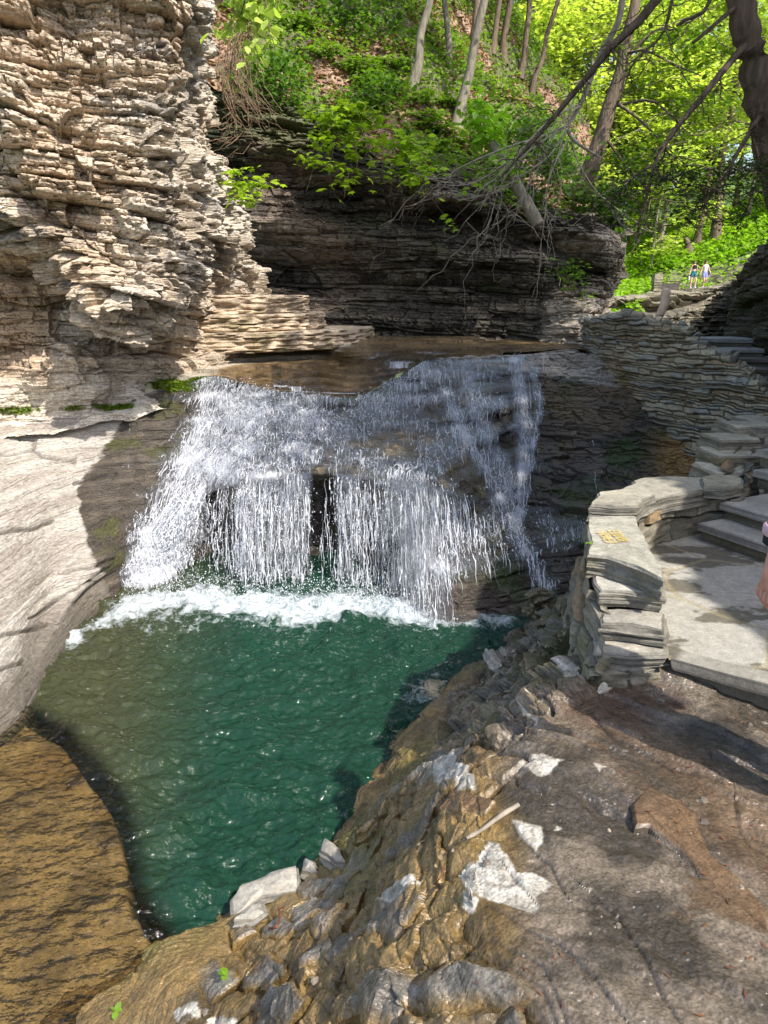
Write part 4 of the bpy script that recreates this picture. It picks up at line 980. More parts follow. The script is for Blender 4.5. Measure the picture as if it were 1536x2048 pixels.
zz_ = P[..., 2] + .035 * fbm(P, 2.2, 3, 405) + .02 * vnoise(P, 8, 406)
d, hb, hb2, e = mason(P, s_ + .06 * fbm(P, 4, 3, 407), zz_, 401, .055, .20, .045, .04)
P2 = P + N * (d + .05 * fbm(P, 1.2, 3, 402) + .03 * np.round(fbm(P * np.array([1, 1, 3]), 4, 2, 408) * 3) / 3)[..., None]
c = mixc(C3(.26, .22, .15), C3(.48, .425, .31), hb2); c = mixc(c, C3(.26, .28, .27), .6 * (hb > .8)); c = mixc(c, C3(.30, .2, .1), .5 * (hb < .12))
c = mixc(c, C3(.13, .11, .06), .7 * sstep(fbm(P, .9, 3, 403), .1, .45)); c = mixc(c * .55, c, e)
c = mixc(c, C3(.09, .10, .025), .6 * sstep(fbm(P, 1.5, 3, 404), .25, .5))
px, py = proj(P); c = mixc(c, C3(.30, .19, .08), .5 * np.exp(-(((px - 1240 - (py - 760) * .4) / 26) ** 2)) * sstep(py, 690, 740))
ow = grid_obj('stone_wall', P2, M_stone, np.concatenate([c, 0 * e[..., None]], -1))
tag(ow, 'long dry-laid wall of thin tan flagstones carrying the upper stairs right of the falls', 'stone wall')
# ---- stepped wall higher up, left of the dark cliff
T2 = [(1215,632,13.5),(1262,640,13),(1330,640,13),(1352,632,13.6),(1375,622,14.2),(1405,607,14.8),(1432,594,15.4),(1460,592,15.6)]
T_ = np.array([W(*p) for p in T2]); T_[:, 2] = np.round(T_[:, 2] / .08) * .08; B_ = T_ + np.array([-.05, -.35, -1.1])
rowsC = [T_ + np.array([.3, .6, -.5]), T_ + np.array([.25, .5, 0]), T_] + [T_ + (B_ - T_) * f for f in (.33, .66, 1)]
P = loft(np.array(rowsC), 200, 420); N = normals(P)
s_ = np.broadcast_to(np.linspace(0, 5, 420)[None], P.shape[:2])
d, hb, hb2, e = mason(P, s_, P[..., 2] + .05 * fbm(P, 2, 3, 412), 411, .06, .4, .06, .06); P2 = P + N * d[..., None]
c = mixc(C3(.12, .105, .075), C3(.27, .24, .17), hb2); c = mixc(c * .5, c, e)
o = grid_obj('stone_wall', P2, M_stone, np.concatenate([c, 0 * e[..., None]], -1)); tag(o, 'dark stepped stone wall climbing beside the dark cliff below the two walkers', 'stone wall')
# ---- parapet
par = empty('parapet_wall', Wz(1260, 1250, 0)); tag(par, 'low curved parapet of thick grey slabs between the landing and the pool', 'parapet')
pinv = -Vector(par.location)
def attach(o, root):
    o.parent = root; o.location = -Vector(root.location)
cop = [
 (.145, [(1190,1303),(1262,1310),(1336,1308),(1338,1262),(1270,1255),(1200,1258)], .06, (0.266,0.244,0.200)),
 (.235, [(1200,1246),(1262,1250),(1334,1262),(1336,1225),(1265,1212),(1194,1214)], .085, (0.296,0.274,0.229)),
 (.325, [(1200,1180),(1260,1182),(1331,1190),(1328,1160),(1262,1148),(1186,1146)], .09, (0.311,0.296,0.252)),
 (.43, [(1178,1108),(1215,1113),(1270,1130),(1325,1156),(1323,1132),(1296,1098),(1280,1062),(1270,1032),(1215,1030),(1180,1034)], .115, (0.296,0.281,0.229)),
 (.47, [(1178,1010),(1225,1014),(1277,1013),(1290,1000),(1314,988),(1278,964),(1240,978),(1196,984)], .10, (0.296,0.274,0.215)),
 (.44, [(1292,1002),(1335,990),(1385,982),(1424,974),(1420,956),(1350,953),(1285,957),(1262,962),(1280,972)], .12, (0.281,0.259,0.207)),
 (.46, [(1408,972),(1450,975),(1490,968),(1478,950),(1430,948),(1402,955)], .08, (0.281,0.259,0.192)),
]
for i, (z, ol, th, tone) in enumerate(cop):
    o = slab('coping_stone', [Wz(a, b, z) for a, b in ol], z, th, 420 + i, tone=tone, side=(.15, .14, .115), jag=.018, rough=.010); attach(o, par)
# lower stones at the near end, in two rough courses
for i, (z, ol, th) in enumerate([(.085, [(1188,1325),(1262,1332),(1338,1326),(1338,1285),(1270,1275),(1200,1280)], .10), (-.01, [(1186,1365),(1262,1372),(1336,1362),(1338,1315),(1200,1315)], .14)]):
    o = slab('base_stone', [Wz(a, b, z) for a, b in ol], z, th, 440 + i, tone=(.28,.26,.21), side=(.15,.14,.115), jag=.03, rough=.015); attach(o, par)
# narrow rising blocks beside the lower stairs
for i, (px_, py_, Y_, w_, th) in enumerate([(1462,937,4.75,.33,.12), (1466,905,4.95,.33,.11), (1468,874,5.15,.32,.11), (1500,849,5.4,.36,.12), (1530,838,5.8,.34,.14)]):
    c0 = np.array(W(px_, py_, Y_)); z = c0[2]
    ol = [(c0[0] - w_ / 2, Y_ - .13), (c0[0] + w_ / 2, Y_ - .10), (c0[0] + w_ / 2 + .02, Y_ + .16), (c0[0] - w_ / 2 - .02, Y_ + .2)]
    o = slab('step_block', ol, z, th + .05, 450 + i, tone=(.30,.28,.22), side=(.17,.155,.115), jag=.012, m=56); attach(o, par)
# body of the parapet
outer = [(1190,1303,.10),(1197,1246,.18),(1188,1180,.25),(1176,1110,.34),(1178,1040,.34),(1176,1010,.38),(1200,984,.38),(1265,960,.35),(1350,954,.35),(1420,950,.40),(1490,860,.5)]
inner = [(1500,880,.5),(1490,962,.40),(1425,976,.35),(1335,992,.35),(1290,1004,.38),(1274,1036,.34),(1296,1098,.34),(1325,1156,.25),(1331,1190,.20),(1336,1262,.12),(1336,1306,.07),(1262,1310,.07)]
loop = [np.array(Wz(a, b, z + .08)) + (0, 0, -.08) for a, b, z in outer + inner]; loop = np.array(loop + [loop[0]])
loop[10] = W(1490, 870, 5.2); loop[11] = W(1515, 880, 5.15); loop[-1] = loop[0]
no = len(outer); rowsC = []
for f in (0, .15, .35, .6, .8, 1.0):
    r = loop.copy()
    for j in range(len(r)):
        isout = j < no - 1 or j == len(r) - 1
        zb = (-1.0 if 1 < j < no else -.35) if isout else -.15
        r[j, 2] = loop[j, 2] + (zb - loop[j, 2]) * f
        if isout and j < len(r): r[j, :2] += np.array([-.16, .02]) * f * (1 if 0 < j < 6 else .3) + np.array([0, .16]) * f * (j >= 6)
    rowsC.append(r)
P = loft(np.array(rowsC), 260, 1100); N = normals(P, None)
cen = P.mean((0, 1)); 
tu = np.gradient(P[0], axis=0); area = .5 * np.sum(P[0, :-1, 0] * P[0, 1:, 1] - P[0, 1:, 0] * P[0, :-1, 1])
No = np.stack([tu[:, 1], -tu[:, 0], 0 * tu[:, 0]], -1) * np.sign(area); No /= np.linalg.norm(No, axis=1, keepdims=True) + 1e-9
N = np.broadcast_to(No[None], P.shape)
s_ = np.concatenate([[0], np.cumsum(np.linalg.norm(np.diff(P[0], axis=0), axis=-1))])[None] + 0 * P[..., 0]
d, hb, hb2, e = mason(P, s_ + .08 * fbm(P, 4, 3, 463), P[..., 2] + .07 * fbm(P, 3, 3, 464), 461, .12, .24, .03, .04)
P2 = P + N * (d - .012)[..., None]
c = mixc(C3(.13, .12, .09), C3(.26, .23, .17), hb2); c = mixc(c, C3(.30, .19, .09), .6 * (hb > .84)); c = mixc(c * .45, c, e)
c = mixc(c, C3(.16, .14, .05), .5 * sstep(fbm(P, 3, 3, 462), .15, .4))
o = grid_obj('wall_body', P2, M_stone, np.concatenate([c, 0 * e[..., None]], -1)); attach(o, par)
# yellow paint marks on the widest coping stone: small stencilled characters in two rows
def paint_marks():
    V, F = [], []
    z = .4385
    def bar(p, q, w):
        a = np.array(p); b = np.array(q); n = np.array([-(b - a)[1], (b - a)[0]]); n = n / (np.linalg.norm(n) + 1e-9) * w / 2
        k = len(V)
        for r in (a - n, b - n, b + n, a + n): V.append((r[0], r[1], z))
        F.append((k, k + 1, k + 2, k + 3))
    o_ = np.array(Wz(1216, 1064, .43))[:2]; e_ = np.array(Wz(1236, 1084, .43))[:2] - o_; L_ = np.linalg.norm(e_); ex = e_ / L_; ey = np.array([ex[1], -ex[0]]) * -1
    # the strokes of the worn characters: E F O D over B E R
    glyphs = [[(0,0,0,1),(0,0,.7,0),(0,.5,.6,.5),(0,1,.7,1)], [(0,0,0,1),(.6,0,.6,1),(0,0,.6,0),(0,1,.6,1)], [(0,0,0,1),(0,1,.6,.8),(.6,.8,.6,.2),(.6,.2,0,0)], [(0,0,0,1),(0,1,.6,1),(.6,1,.6,.5),(0,.5,.6,.5),(.25,.5,.6,0)], [(0,0,0,1),(.6,0,.6,1),(0,.5,.6,.5)]]
    n = 0
    for r in range(2):
        for i in range(5):
            g_ = glyphs[(i + r * 2) % 5]; w = .034; h = .052
            base_ = o_ + ex * (i * w * 1.05 + r * .02) + ey * (r * -.066)
            for x1, y1, x2, y2 in g_:
                bar(base_ + ex * x1 * w * .9 + ey * y1 * h, base_ + ex * x2 * w * .9 + ey * y2 * h, .0062)
    m, nt, out = nmat('yellow_paint'); b = N_(nt, 'ShaderNodeBsdfPrincipled'); b.inputs['Base Color'].default_value = (.62, .46, .10, 1); b.inputs['Roughness'].default_value = .7; nt.links.new(b.outputs[0], out.inputs[0])
    o = mesh_obj('painted_lettering', V, F, m); attach(o, par)
paint_marks()
# ---- landing
def paving(P, seed):
    v = fbm(P * np.array([1, 2.0, 1]), 2.8, 5, seed, .6); f = fbm(P, 14, 3, seed + 1)
    c = mixc(C3(.12, .108, .082), C3(.31, .295, .255), sstep(v + .15 * f + .12, -.02, .12))
    # joints between the flags
    cell = np.stack([P[..., 0] * 1.7 + .25 * vnoise(P, 2.5, seed + 2), P[..., 1] * 1.9 + .25 * vnoise(P, 2.5, seed + 3)], -1)
    i = np.floor(cell); best = np.full(P.shape[:2], 9.); sec = best.copy()
    for a in (-1, 0, 1):
        for b in (-1, 0, 1):
            q = i + (a, b); cx_ = q[..., 0] + hash01(q[..., 0] + 50, q[..., 1] + 50); cy_ = q[..., 1] + hash01(q[..., 1] + 90, q[..., 0] + 50)
            d_ = np.hypot(cell[..., 0] - cx_, cell[..., 1] - cy_); sec = np.minimum(sec, np.maximum(best, d_)); best = np.minimum(best, d_)
    j = 1 - sstep(sec - best, .02, .075)
    return mixc(c, C3(.26, .22, .12), j * .55), j
lf = [Wz(1338, 1318, .12), Wz(1536, 1372, .12)]; lf = [np.array(q) for q in lf]
e1 = (lf[1] - lf[0]); e1 /= np.linalg.norm(e1); farR = lf[0] + e1 * 3.2
LB = [np.array(Wz(1330, 1180, .12)), np.array(Wz(1285, 1100, .12)), np.array(Wz(1310, 1085, .12)), np.array(Wz(1430, 1060, .12))]
land = empty('stone_landing', tuple(lf[0])); tag(land, 'flat wet and dry flagstone landing at the foot of the lower steps inside the parapet', 'landing')
cc = np.array([[lf[0], farR], [LB[1], np.array([farR[0] + .6, farR[1] + 1.3, .12])], [np.array([1.45, 4.35, .12]), np.array([4.6, 4.6, .12])]])
P = loft(cc, 420, 620, tu=np.linspace(0, 1, 620) ** 1.0); P[..., 2] = .12 + .006 * fbm(P, 3, 3, 471)
c, j = paving(P, 473); P[..., 2] -= j * .003
o = grid_obj('paving', P, M_conc, np.concatenate([c, (.35 * (c[..., :1] < .25))], -1)); attach(o, land)
def beam(name, a, b, depth, zt, th, seed, tone, side, root, mat=None, jag=.006):
    """a long slab whose front edge runs from a to b"""
    a = np.array(a[:2], float); b = np.array(b[:2], float); e_ = (b - a) / np.linalg.norm(b - a); n_ = np.array([-e_[1], e_[0]])
    if n_[1] < 0 and abs(n_[1]) > .3: n_ = -n_
    if n_[0] < 0 and abs(n_[0]) > .8: n_ = -n_
    o = slab(name, [a, b, b + n_ * depth, a + n_ * depth], zt, th, seed, mat or M_conc, None, tone, .002, 4, 120, side, jag, topn=.004)
    if root is not None: attach(o, root)
    return o
beam('front_slab', lf[0] + e1 * .01 + (0, 0, 0), farR, .10, .128, .055, 481, (.27,.255,.215), (.20,.18,.15), land)
n1 = np.array([-e1[1], e1[0], 0])
beam('front_riser', lf[0] + n1 * .03, farR + n1 * .03, .14, .07, .2, 482, (.15,.13,.10), (.11,.095,.07), land)
# ---- lower stairs
st = empty('stone_stairs', Wz(1395, 1045, .1)); tag(st, 'lower flight of pale flagstone steps rising right from the landing', 'stairs', )
a0 = np.array(Wz(1395, 1045, .24)); b0_ = np.array(Wz(1536, 1092, .24)); ed = (b0_ - a0) / np.linalg.norm(b0_ - a0)
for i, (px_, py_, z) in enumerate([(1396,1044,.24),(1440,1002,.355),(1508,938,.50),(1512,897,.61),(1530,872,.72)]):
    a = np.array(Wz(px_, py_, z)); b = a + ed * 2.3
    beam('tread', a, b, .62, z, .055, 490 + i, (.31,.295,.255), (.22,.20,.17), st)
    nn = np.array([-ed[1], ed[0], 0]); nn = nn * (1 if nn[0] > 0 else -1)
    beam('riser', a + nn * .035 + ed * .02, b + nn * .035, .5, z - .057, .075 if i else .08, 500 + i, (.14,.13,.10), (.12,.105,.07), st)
# ---- upper stairs
us = empty('stone_stairs', W(1450, 700, 10)); tag(us, 'upper flight of long dark grey slab steps above the dry-laid wall', 'stairs')
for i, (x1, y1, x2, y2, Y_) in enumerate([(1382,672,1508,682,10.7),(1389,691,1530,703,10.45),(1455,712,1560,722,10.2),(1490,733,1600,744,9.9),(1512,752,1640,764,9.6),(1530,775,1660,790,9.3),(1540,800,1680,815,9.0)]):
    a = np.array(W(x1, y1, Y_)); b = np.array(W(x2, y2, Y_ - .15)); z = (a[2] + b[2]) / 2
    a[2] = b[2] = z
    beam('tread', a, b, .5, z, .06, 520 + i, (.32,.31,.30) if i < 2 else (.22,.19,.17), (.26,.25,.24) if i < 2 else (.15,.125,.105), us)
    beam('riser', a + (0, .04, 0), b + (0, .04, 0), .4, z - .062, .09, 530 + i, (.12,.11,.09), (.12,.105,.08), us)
# ---- tiny stairs and pillar on the far path
fs = empty('stone_stairs', W(1340, 580, 44)); tag(fs, 'small dark far flight of steps left of the two walkers', 'stairs')
for i in range(4):
    a = np.array(W(1319 + i, 577 - i * 3.6, 43.5 + i * .45)); b = np.array(W(1358 + i * .6, 577 - i * 3.3, 43.5 + i * .45)); b[2] = a[2]
    beam('tread', a, b, .5, a[2], .12, 540 + i, (.10,.085,.075), (.06,.05,.045), fs)
pl = W(1312, 588, 43); 
o = slab('stone_pillar', [(pl[0] - .24, 42.8), (pl[0] + .22, 42.8), (pl[0] + .22, 43.3), (pl[0] - .24, 43.3)], pl[2] + 1.12, 1.5, 550, tone=(.3,.28,.2), side=(.20,.18,.12), rough=.035, layers=12)
tag(o, 'short square pillar of stacked tan stones left of the far dark steps', 'pillar')
# ---- rock bench left of the stream
for i, (zl, ol, th) in enumerate([
    (1.60, [(-3.1,11.0),(-2.3,11.05),(-1.62,11.6),(-1.28,12.2),(-1.4,13.2),(-3.1,13.2)], .27),
    (1.32, [(-3.1,10.9),(-2.15,10.95),(-1.35,11.5),(-1.02,12.2),(-1.1,13.3),(-3.1,13.3)], .25),
    (1.06, [(-3.1,10.7),(-1.9,10.9),(-.75,11.6),(-.2,12.5),(-.2,13.4),(-3.1,13.4)], .3)]):
    o = slab('rock_bench', ol, zl, th, 560 + i, M_rock, None, (.52,.42,.31), .02, 5, 240, (.42,.33,.235), .07)
    tag(o, kind='structure')
# ---- loose things on the rock
def on_ground(px_, py_, it=6):
    z = 0.0
    for _ in range(it):
        p = Wz(px_, py_, z); z = float(sample(GROUND, np.array(p[0]), np.array(p[1])))
    return np.array(Wz(px_, py_, z))
def loose(name, pxs, th, seed, tone, label, cat, raise_=.0):
    pts = [on_ground(a, b) for a, b in pxs]; zz = np.mean([p[2] for p in pts])
    o = slab(name, [p[:2] for p in pts], zz + th * .35 + raise_, th, seed, M_stone, None, tone, .004, 4, 60, tuple(np.array(tone) * .75), .02, topn=.02, dome=th * .35, tilt=(.25, -.12)); tag(o, label, cat); return o
loose('loose_stone', [(1186,1382),(1200,1388),(1222,1384),(1214,1374),(1190,1372)], .03, 571, (.55,.50,.42), 'small white flake of stone in front of the near end of the parapet', 'stone')
loose('loose_stone', [(462,1828),(520,1800),(600,1770),(600,1745),(545,1765),(480,1795),(460,1812)], .07, 572, (0.296,0.274,0.229), 'long pale dry rock on the near edge of the pool', 'stone', .01)
loose('loose_stone', [(602,1752),(640,1744),(632,1728),(608,1734)], .06, 573, (0.281,0.259,0.222), 'small pale rock wedged between two others at the pool edge', 'stone', .01)
loose('loose_stone', [(640,1728),(672,1736),(696,1718),(680,1704),(648,1706)], .06, 574, (0.311,0.281,0.229), 'rounded pale rock at the right end of the row on the pool edge', 'stone', .01)
loose('loose_stone', [(466,1858),(505,1848),(532,1832),(520,1818),(480,1838)], .05, 575, (0.252,0.237,0.200), 'flat grey-white stone just in front of the long pale rock', 'stone', .01)
loose('loose_stone', [(925,1812),(948,1820),(958,1800),(940,1780),(925,1790)], .03, 576, (0.370,0.340,0.296), 'palm-sized white stone beside the big pale patch of rock', 'stone', .005)
def stick(name, pts, r0, r1, mat, label, cat, k=6, lift=.01):
    p = np.array([on_ground(a, b) + (0, 0, lift) for a, b in pts]); t = np.linspace(0, len(p) - 1, 30); p = catmull(p, t)
    p += .004 * np.stack([vnoise(p, 9, 1), vnoise(p, 9, 2), vnoise(p, 9, 3) + .5], -1)
    o = tubes(name, p[None], np.linspace(r0, r1, 30)[None] * (1 + .2 * vnoise(p, 30, 4))[None], mat, k); tag(o, label, cat); return o
def plain(name, rgb, rough=.8, **kw):
    m, nt, out = nmat(name); b = N_(nt, 'ShaderNodeBsdfPrincipled'); 
    n = N_(nt, 'ShaderNodeTexNoise'); n.inputs['Scale'].default_value = kw.get('scale', 20); n.inputs['Detail'].default_value = 4
    r = N_(nt, 'ShaderNodeValToRGB'); r.color_ramp.elements[0].position = .3; r.color_ramp.elements[1].position = .7
    v = kw.get('var', .35)
    r.color_ramp.elements[0].color = tuple(np.array(rgb) * (1 - v)) + (1,); r.color_ramp.elements[1].color = tuple(np.minimum(np.array(rgb) * (1 + v), 1)) + (1,)
    g_ = N_(nt, 'ShaderNodeTexCoord'); mp = N_(nt, 'ShaderNodeMapping'); mp.inputs['Scale'].default_value = kw.get('st', (1, 1, 1))
    nt.links.new(g_.outputs['Object'], mp.inputs['Vector']); nt.links.new(mp.outputs[0], n.inputs['Vector']); nt.links.new(n.outputs[0], r.inputs[0]); nt.links.new(r.outputs[0], b.inputs['Base Color'])
    bp = N_(nt, 'ShaderNodeBump'); bp.inputs['Strength'].default_value = kw.get('bump', .4); bp.inputs['Distance'].default_value = kw.get('dist', .01); nt.links.new(n.outputs[0], bp.inputs['Height']); nt.links.new(bp.outputs[0], b.inputs['Normal'])
    b.inputs['Roughness'].default_value = rough; nt.links.new(b.outputs[0], out.inputs[0]); return m
M_deadwood = plain('dead_wood', (.27, .23, .18), .85, st=(1, 1, .3))
M_bark = plain('bark', (.13, .095, .065), .9, scale=9, st=(3, 3, .5), bump=.9, dist=.03)
M_barkg = plain('grey_bark', (.20, .175, .13), .9, scale=9, st=(2, 2, .6), bump=.5, dist=.02)
M_rust = plain('brown_twig', (.16, .05, .025), .7)
M_pale = plain('bare_pale_wood', (.82, .62, .45), .7, scale=14, st=(1, 1, .35), var=.2)
stick('stick', [(932,1688),(965,1670),(1005,1640),(1036,1620)], .006, .009, M_deadwood, 'thin dry grey stick lying across the top of the big pale patch', 'stick', lift=.02)
stick('twig', [(538,1862),(555,1858),(560,1835),(557,1822),(568,1820)], .006, .004, M_rust, 'curled red-brown twig on wet rock near the pool', 'twig')
stick('twig', [(890,1740),(880,1762),(868,1775)], .003, .002, M_rust, 'fine dark curved twig on the grey slab', 'twig')
# ================================================================ VEGETATION
def leaf_material(name, trans=.5, rough=.5):
    m, nt, out = nmat(name); L = nt.links.new
    at = N_(nt, 'ShaderNodeVertexColor', layer_name='col')
    oi = N_(nt, 'ShaderNodeObjectInfo'); hs = N_(nt, 'ShaderNodeHueSaturation')
    mr = N_(nt, 'ShaderNodeMapRange'); mr.inputs['To Min'].default_value = .8; mr.inputs['To Max'].default_value = 1.2; L(oi.outputs['Random'], mr.inputs['Value'])
    L(mr.outputs[0], hs.inputs['Value']); L(at.outputs['Color'], hs.inputs['Color'])
    b = N_(nt, 'ShaderNodeBsdfPrincipled'); b.inputs['Roughness'].default_value = rough; L(hs.outputs[0], b.inputs['Base Color'])
    t = N_(nt, 'ShaderNodeBsdfTranslucent'); sc = N_(nt, 'ShaderNodeVectorMath', operation='MULTIPLY'); sc.inputs[1].default_value = (1.35, 1.5, .7); L(hs.outputs[0], sc.inputs[0]); L(sc.outputs[0], t.inputs['Color'])
    mx = N_(nt, 'ShaderNodeMixShader'); mx.inputs[0].default_value = trans; L(b.outputs[0], mx.inputs[1]); L(t.outputs[0], mx.inputs[2])
    L(mx.outputs[0], out.inputs[0]); return m
M_leaf = leaf_material('green_leaves'); M_needle = leaf_material('hemlock_needles', .2, .7); M_litter = leaf_material('fallen_leaves', .15, .9)
T_OVAL = np.array([(0, 0, 0), (.34, .35, .05), (.30, .7, .03), (0, 1, -.08), (-.30, .7, .03), (-.34, .35, .05)])
T_DIAM = np.array([(0, 0, 0), (.38, .45, .06), (0, 1, 0), (-.38, .45, .06)])
T_MAPLE = np.array([(0, 0, 0), (.38, .04, .0), (.30, .28, .04), (.62, .52, -.06), (.28, .58, .04), (.16, .72, .02), (0, 1, -.1), (-.16, .72, .02), (-.28, .58, .04), (-.62, .52, -.06), (-.30, .28, .04), (-.38, .04, .0)])
T_NEEDLE = np.array([(0, 0, 0), (.10, .5, .0), (0, 1, 0), (-.10, .5, 0)])
def leaves(name, C, size, tmpl, mat, base, seed, up=.75, droop=.25, parent=None, heading=None, var=.35, yellow=.3):
    r = np.random.RandomState(seed); n = len(C); C = np.asarray(C, float)
    nz = np.stack([r.randn(n), r.randn(n), np.zeros(n)], -1) * (1 - up); nz[:, 2] = 1; nz += r.randn(n, 3) * .2; nz /= np.linalg.norm(nz, axis=1, keepdims=True)
    a = r.uniform(0, 2 * np.pi, n); h = np.stack([np.cos(a), np.sin(a), 0 * a], -1)
    if heading is not None: h = heading + h * .5
    h = h - (h * nz).sum(1, keepdims=True) * nz; h /= np.linalg.norm(h, axis=1, keepdims=True) + 1e-9
    h[:, 2] -= droop * r.rand(n); h /= np.linalg.norm(h, axis=1, keepdims=True)
    s = np.cross(h, nz); s /= np.linalg.norm(s, axis=1, keepdims=True) + 1e-9; nz = np.cross(s, h)
    sz = size * (.55 + .9 * r.rand(n)); k = len(tmpl)
    V = C[:, None] + sz[:, None, None] * (tmpl[None, :, 0:1] * s[:, None] + tmpl[None, :, 1:2] * h[:, None] + tmpl[None, :, 2:3] * nz[:, None])
    q = np.arange(n * k).reshape(n, k)
    c = np.array(base)[None] * (1 + var * (r.rand(n, 1) * 2 - 1)); c = c + yellow * r.rand(n, 1) ** 2 * np.array([.06, .045, 0])
    c4 = np.concatenate([c, np.zeros((n, 1))], 1)[:, None].repeat(k, 1).reshape(-1, 4)
    return mesh_obj(name, V.reshape(-1, 3), mat=mat, quads=q, col=c4, parent=parent, smooth=False)
def branch_paths(r, start, end, sag=.0, wob=.1, m=8):
    t = np.linspace(0, 1, m)[:, None]; s = np.array(start, float); e = np.array(end, float); L_ = np.linalg.norm(e - s)
    p = s + (e - s) * t; p = p + np.sin(t * np.pi) * r.randn(3) * wob * L_ * .5; p[:, 2] -= sag * L_ * (t[:, 0] ** 2); p[1:] += r.randn(m - 1, 3) * wob * L_ * .08
    return p
def make_tree(name, seed, H, tr, crown, leafn, lsize, lean=(0, 0), base=(.06, .13, .012), bark=None, nlimb=16, up=.75, layered=.35, tmpl=T_DIAM, wob=.015, mat=None, lstart=None, yellow=.3):
    """crown = (start height fraction, radius)"""
    r = np.random.RandomState(seed); root = empty(name, (0, 0, 0)); bark = bark or M_bark
    m = 14; t = np.linspace(0, 1, m); 
    tp = np.stack([lean[0] * t ** 1.3 * H, lean[1] * t ** 1.3 * H, t * H - .3 * (t == 0)], -1); tp[1:-1, :2] += np.cumsum(r.randn(m - 2, 2), 0) * wob * H * .3
    rad = tr * (1 - .85 * t ** .9) * (1 + .5 * np.exp(-t * 30))
    tubes('trunk', tp[None], rad[None], bark, 9, root)
    ps, rr, ends = [], [], []
    for i in range(nlimb):
        f = crown[0] * .9 + (1 - crown[0] * .9) * (i + r.rand()) / nlimb; f = min(f, .985); b = np.array([np.interp(f, t, tp[:, k]) for k in range(3)])
        a = i * 2.4 + r.rand(); shape = math.sin(math.pi * min(1, (f - crown[0] * .8) / (1 - crown[0] * .8) * .8 + .2)) ** .6
        L_ = crown[1] * shape * r.uniform(.65, 1.15); e = b + np.array([math.cos(a) * L_, math.sin(a) * L_, L_ * r.uniform(.05, .5)])
        p = branch_paths(r, b, e, .12, .12); ps.append(p); rr.append(np.linspace(tr * (1 - f) * .45 + .02, .012, 8)); ends.append(p)
        for j in range(3):
            k = r.randint(2, 7); a2 = a + r.uniform(-1.2, 1.2); L2 = L_ * r.uniform(.3, .55); e2 = p[k] + np.array([math.cos(a2) * L2, math.sin(a2) * L2, L2 * r.uniform(-.1, .4)])
            p2 = branch_paths(r, p[k], e2, .15, .15); ps.append(p2); rr.append(np.linspace(.02, .006, 8)); ends.append(p2)
    tubes('limbs', np.array(ps), np.array(rr), bark, 4, root)
    E = np.array(ends); n = leafn; bi = r.randint(0, len(E), n); w = r.rand(n) ** .6 * 6.999; w0 = w.astype(int)
    c = E[bi, w0] + (E[bi, w0 + 1] - E[bi, w0]) * (w - w0)[:, None]
    sp = crown[1] * .13; c += r.randn(n, 3) * np.array([sp, sp, sp * layered]); c[:, 2] -= np.abs(r.randn(n)) * sp * .3
    leaves('crown', c, lsize, tmpl, mat or M_leaf, base, seed + 1, up=up, parent=root, yellow=yellow)
    return root
def hit(H, px_, py_, y0, y1, n=900):
    Y = np.linspace(y0, y1, n); a, yy, zz = ray(px_, py_); t = Y / yy; z = CAM_Z + zz * t; x = a * t
    g_ = sample(H, x, Y); k = np.argmax(z < g_)
    if not (z < g_).any(): k = n - 1
    return float(x[k]), float(Y[k]), float(g_[k])
# ---- trees seen far up the valley: five kinds, copied
GRN = (.085, .165, .012)
kinds = [make_tree('maple_tree', 11, 19, .26, (.34, 4.6), 5000, .30, (.01, 0), (.44, .50, .11), M_barkg, 26),
         make_tree('maple_tree', 12, 22, .34, (.38, 5.2), 5500, .32, (-.01, .01), (.38, .48, .10), M_bark, 26),
         make_tree('beech_tree', 13, 16, .16, (.22, 3.8), 4200, .26, (.02, 0), (.46, .52, .12), M_barkg, 26, layered=.2),
         make_tree('understory_sapling', 14, 7, .06, (.12, 2.2), 2600, .20, (.03, .01), (.40, .50, .09), M_barkg, 18, layered=.2)]
used = [False] * 4
def put(k, loc, rz, s, label, group=None, cat='tree'):
    if not used[k]:
        used[k] = True; o = kinds[k]; o.location = loc; o.rotation_euler = (0, 0, rz); o.scale = (s, s, s)
    else: o = dup(kinds[k], loc, rz, s)
    o['label'] = label; o['category'] = cat
    if group: o['group'] = group
    elif 'group' in o: del o['group']
    return o
rt = np.random.RandomState(3)
named = [(1430, 486, 1, 1.0, 'thickest straight grey trunk on the green slope above the walkers'),
         (1302, 536, 3, 1.6, 'thin wavy bare-stemmed tree at the lower edge of the green slope left of the walkers'),
         (1318, 512, 0, .9, 'pale straight tree just behind the thin wavy one on the green slope'),
         (1374, 452, 0, .85, 'slender grey tree standing between the thick trunk and the pale straight tree'),
         (1254, 500, 2, .9, 'small leafy tree nearest the end of the gorge wall on the valley slope'),
         (1496, 440, 2, 1.1, 'thin tree above the dark cliff right of the thickest trunk')]
for px_, py_, k, s, lab in named:
    x, y, z = hit(FAR, px_, py_, 30, 120); put(k, (x, y, z - .1), rt.rand() * 6, s, lab)
for i in range(7):
    Y_ = rt.uniform(46, 62); px_ = 1030 + 32 * i; x = ray(px_, 450)[0] * Y_ / ray(px_, 450)[1]; z = float(sample(FAR, np.array(x), np.array(Y_))); put(i % 2, (x, Y_, z - .2), rt.rand() * 6, rt.uniform(1.0, 1.3), 'bright green leafy tree in the sunlit wood up the valley', 'trees of the sunlit wood up the valley')
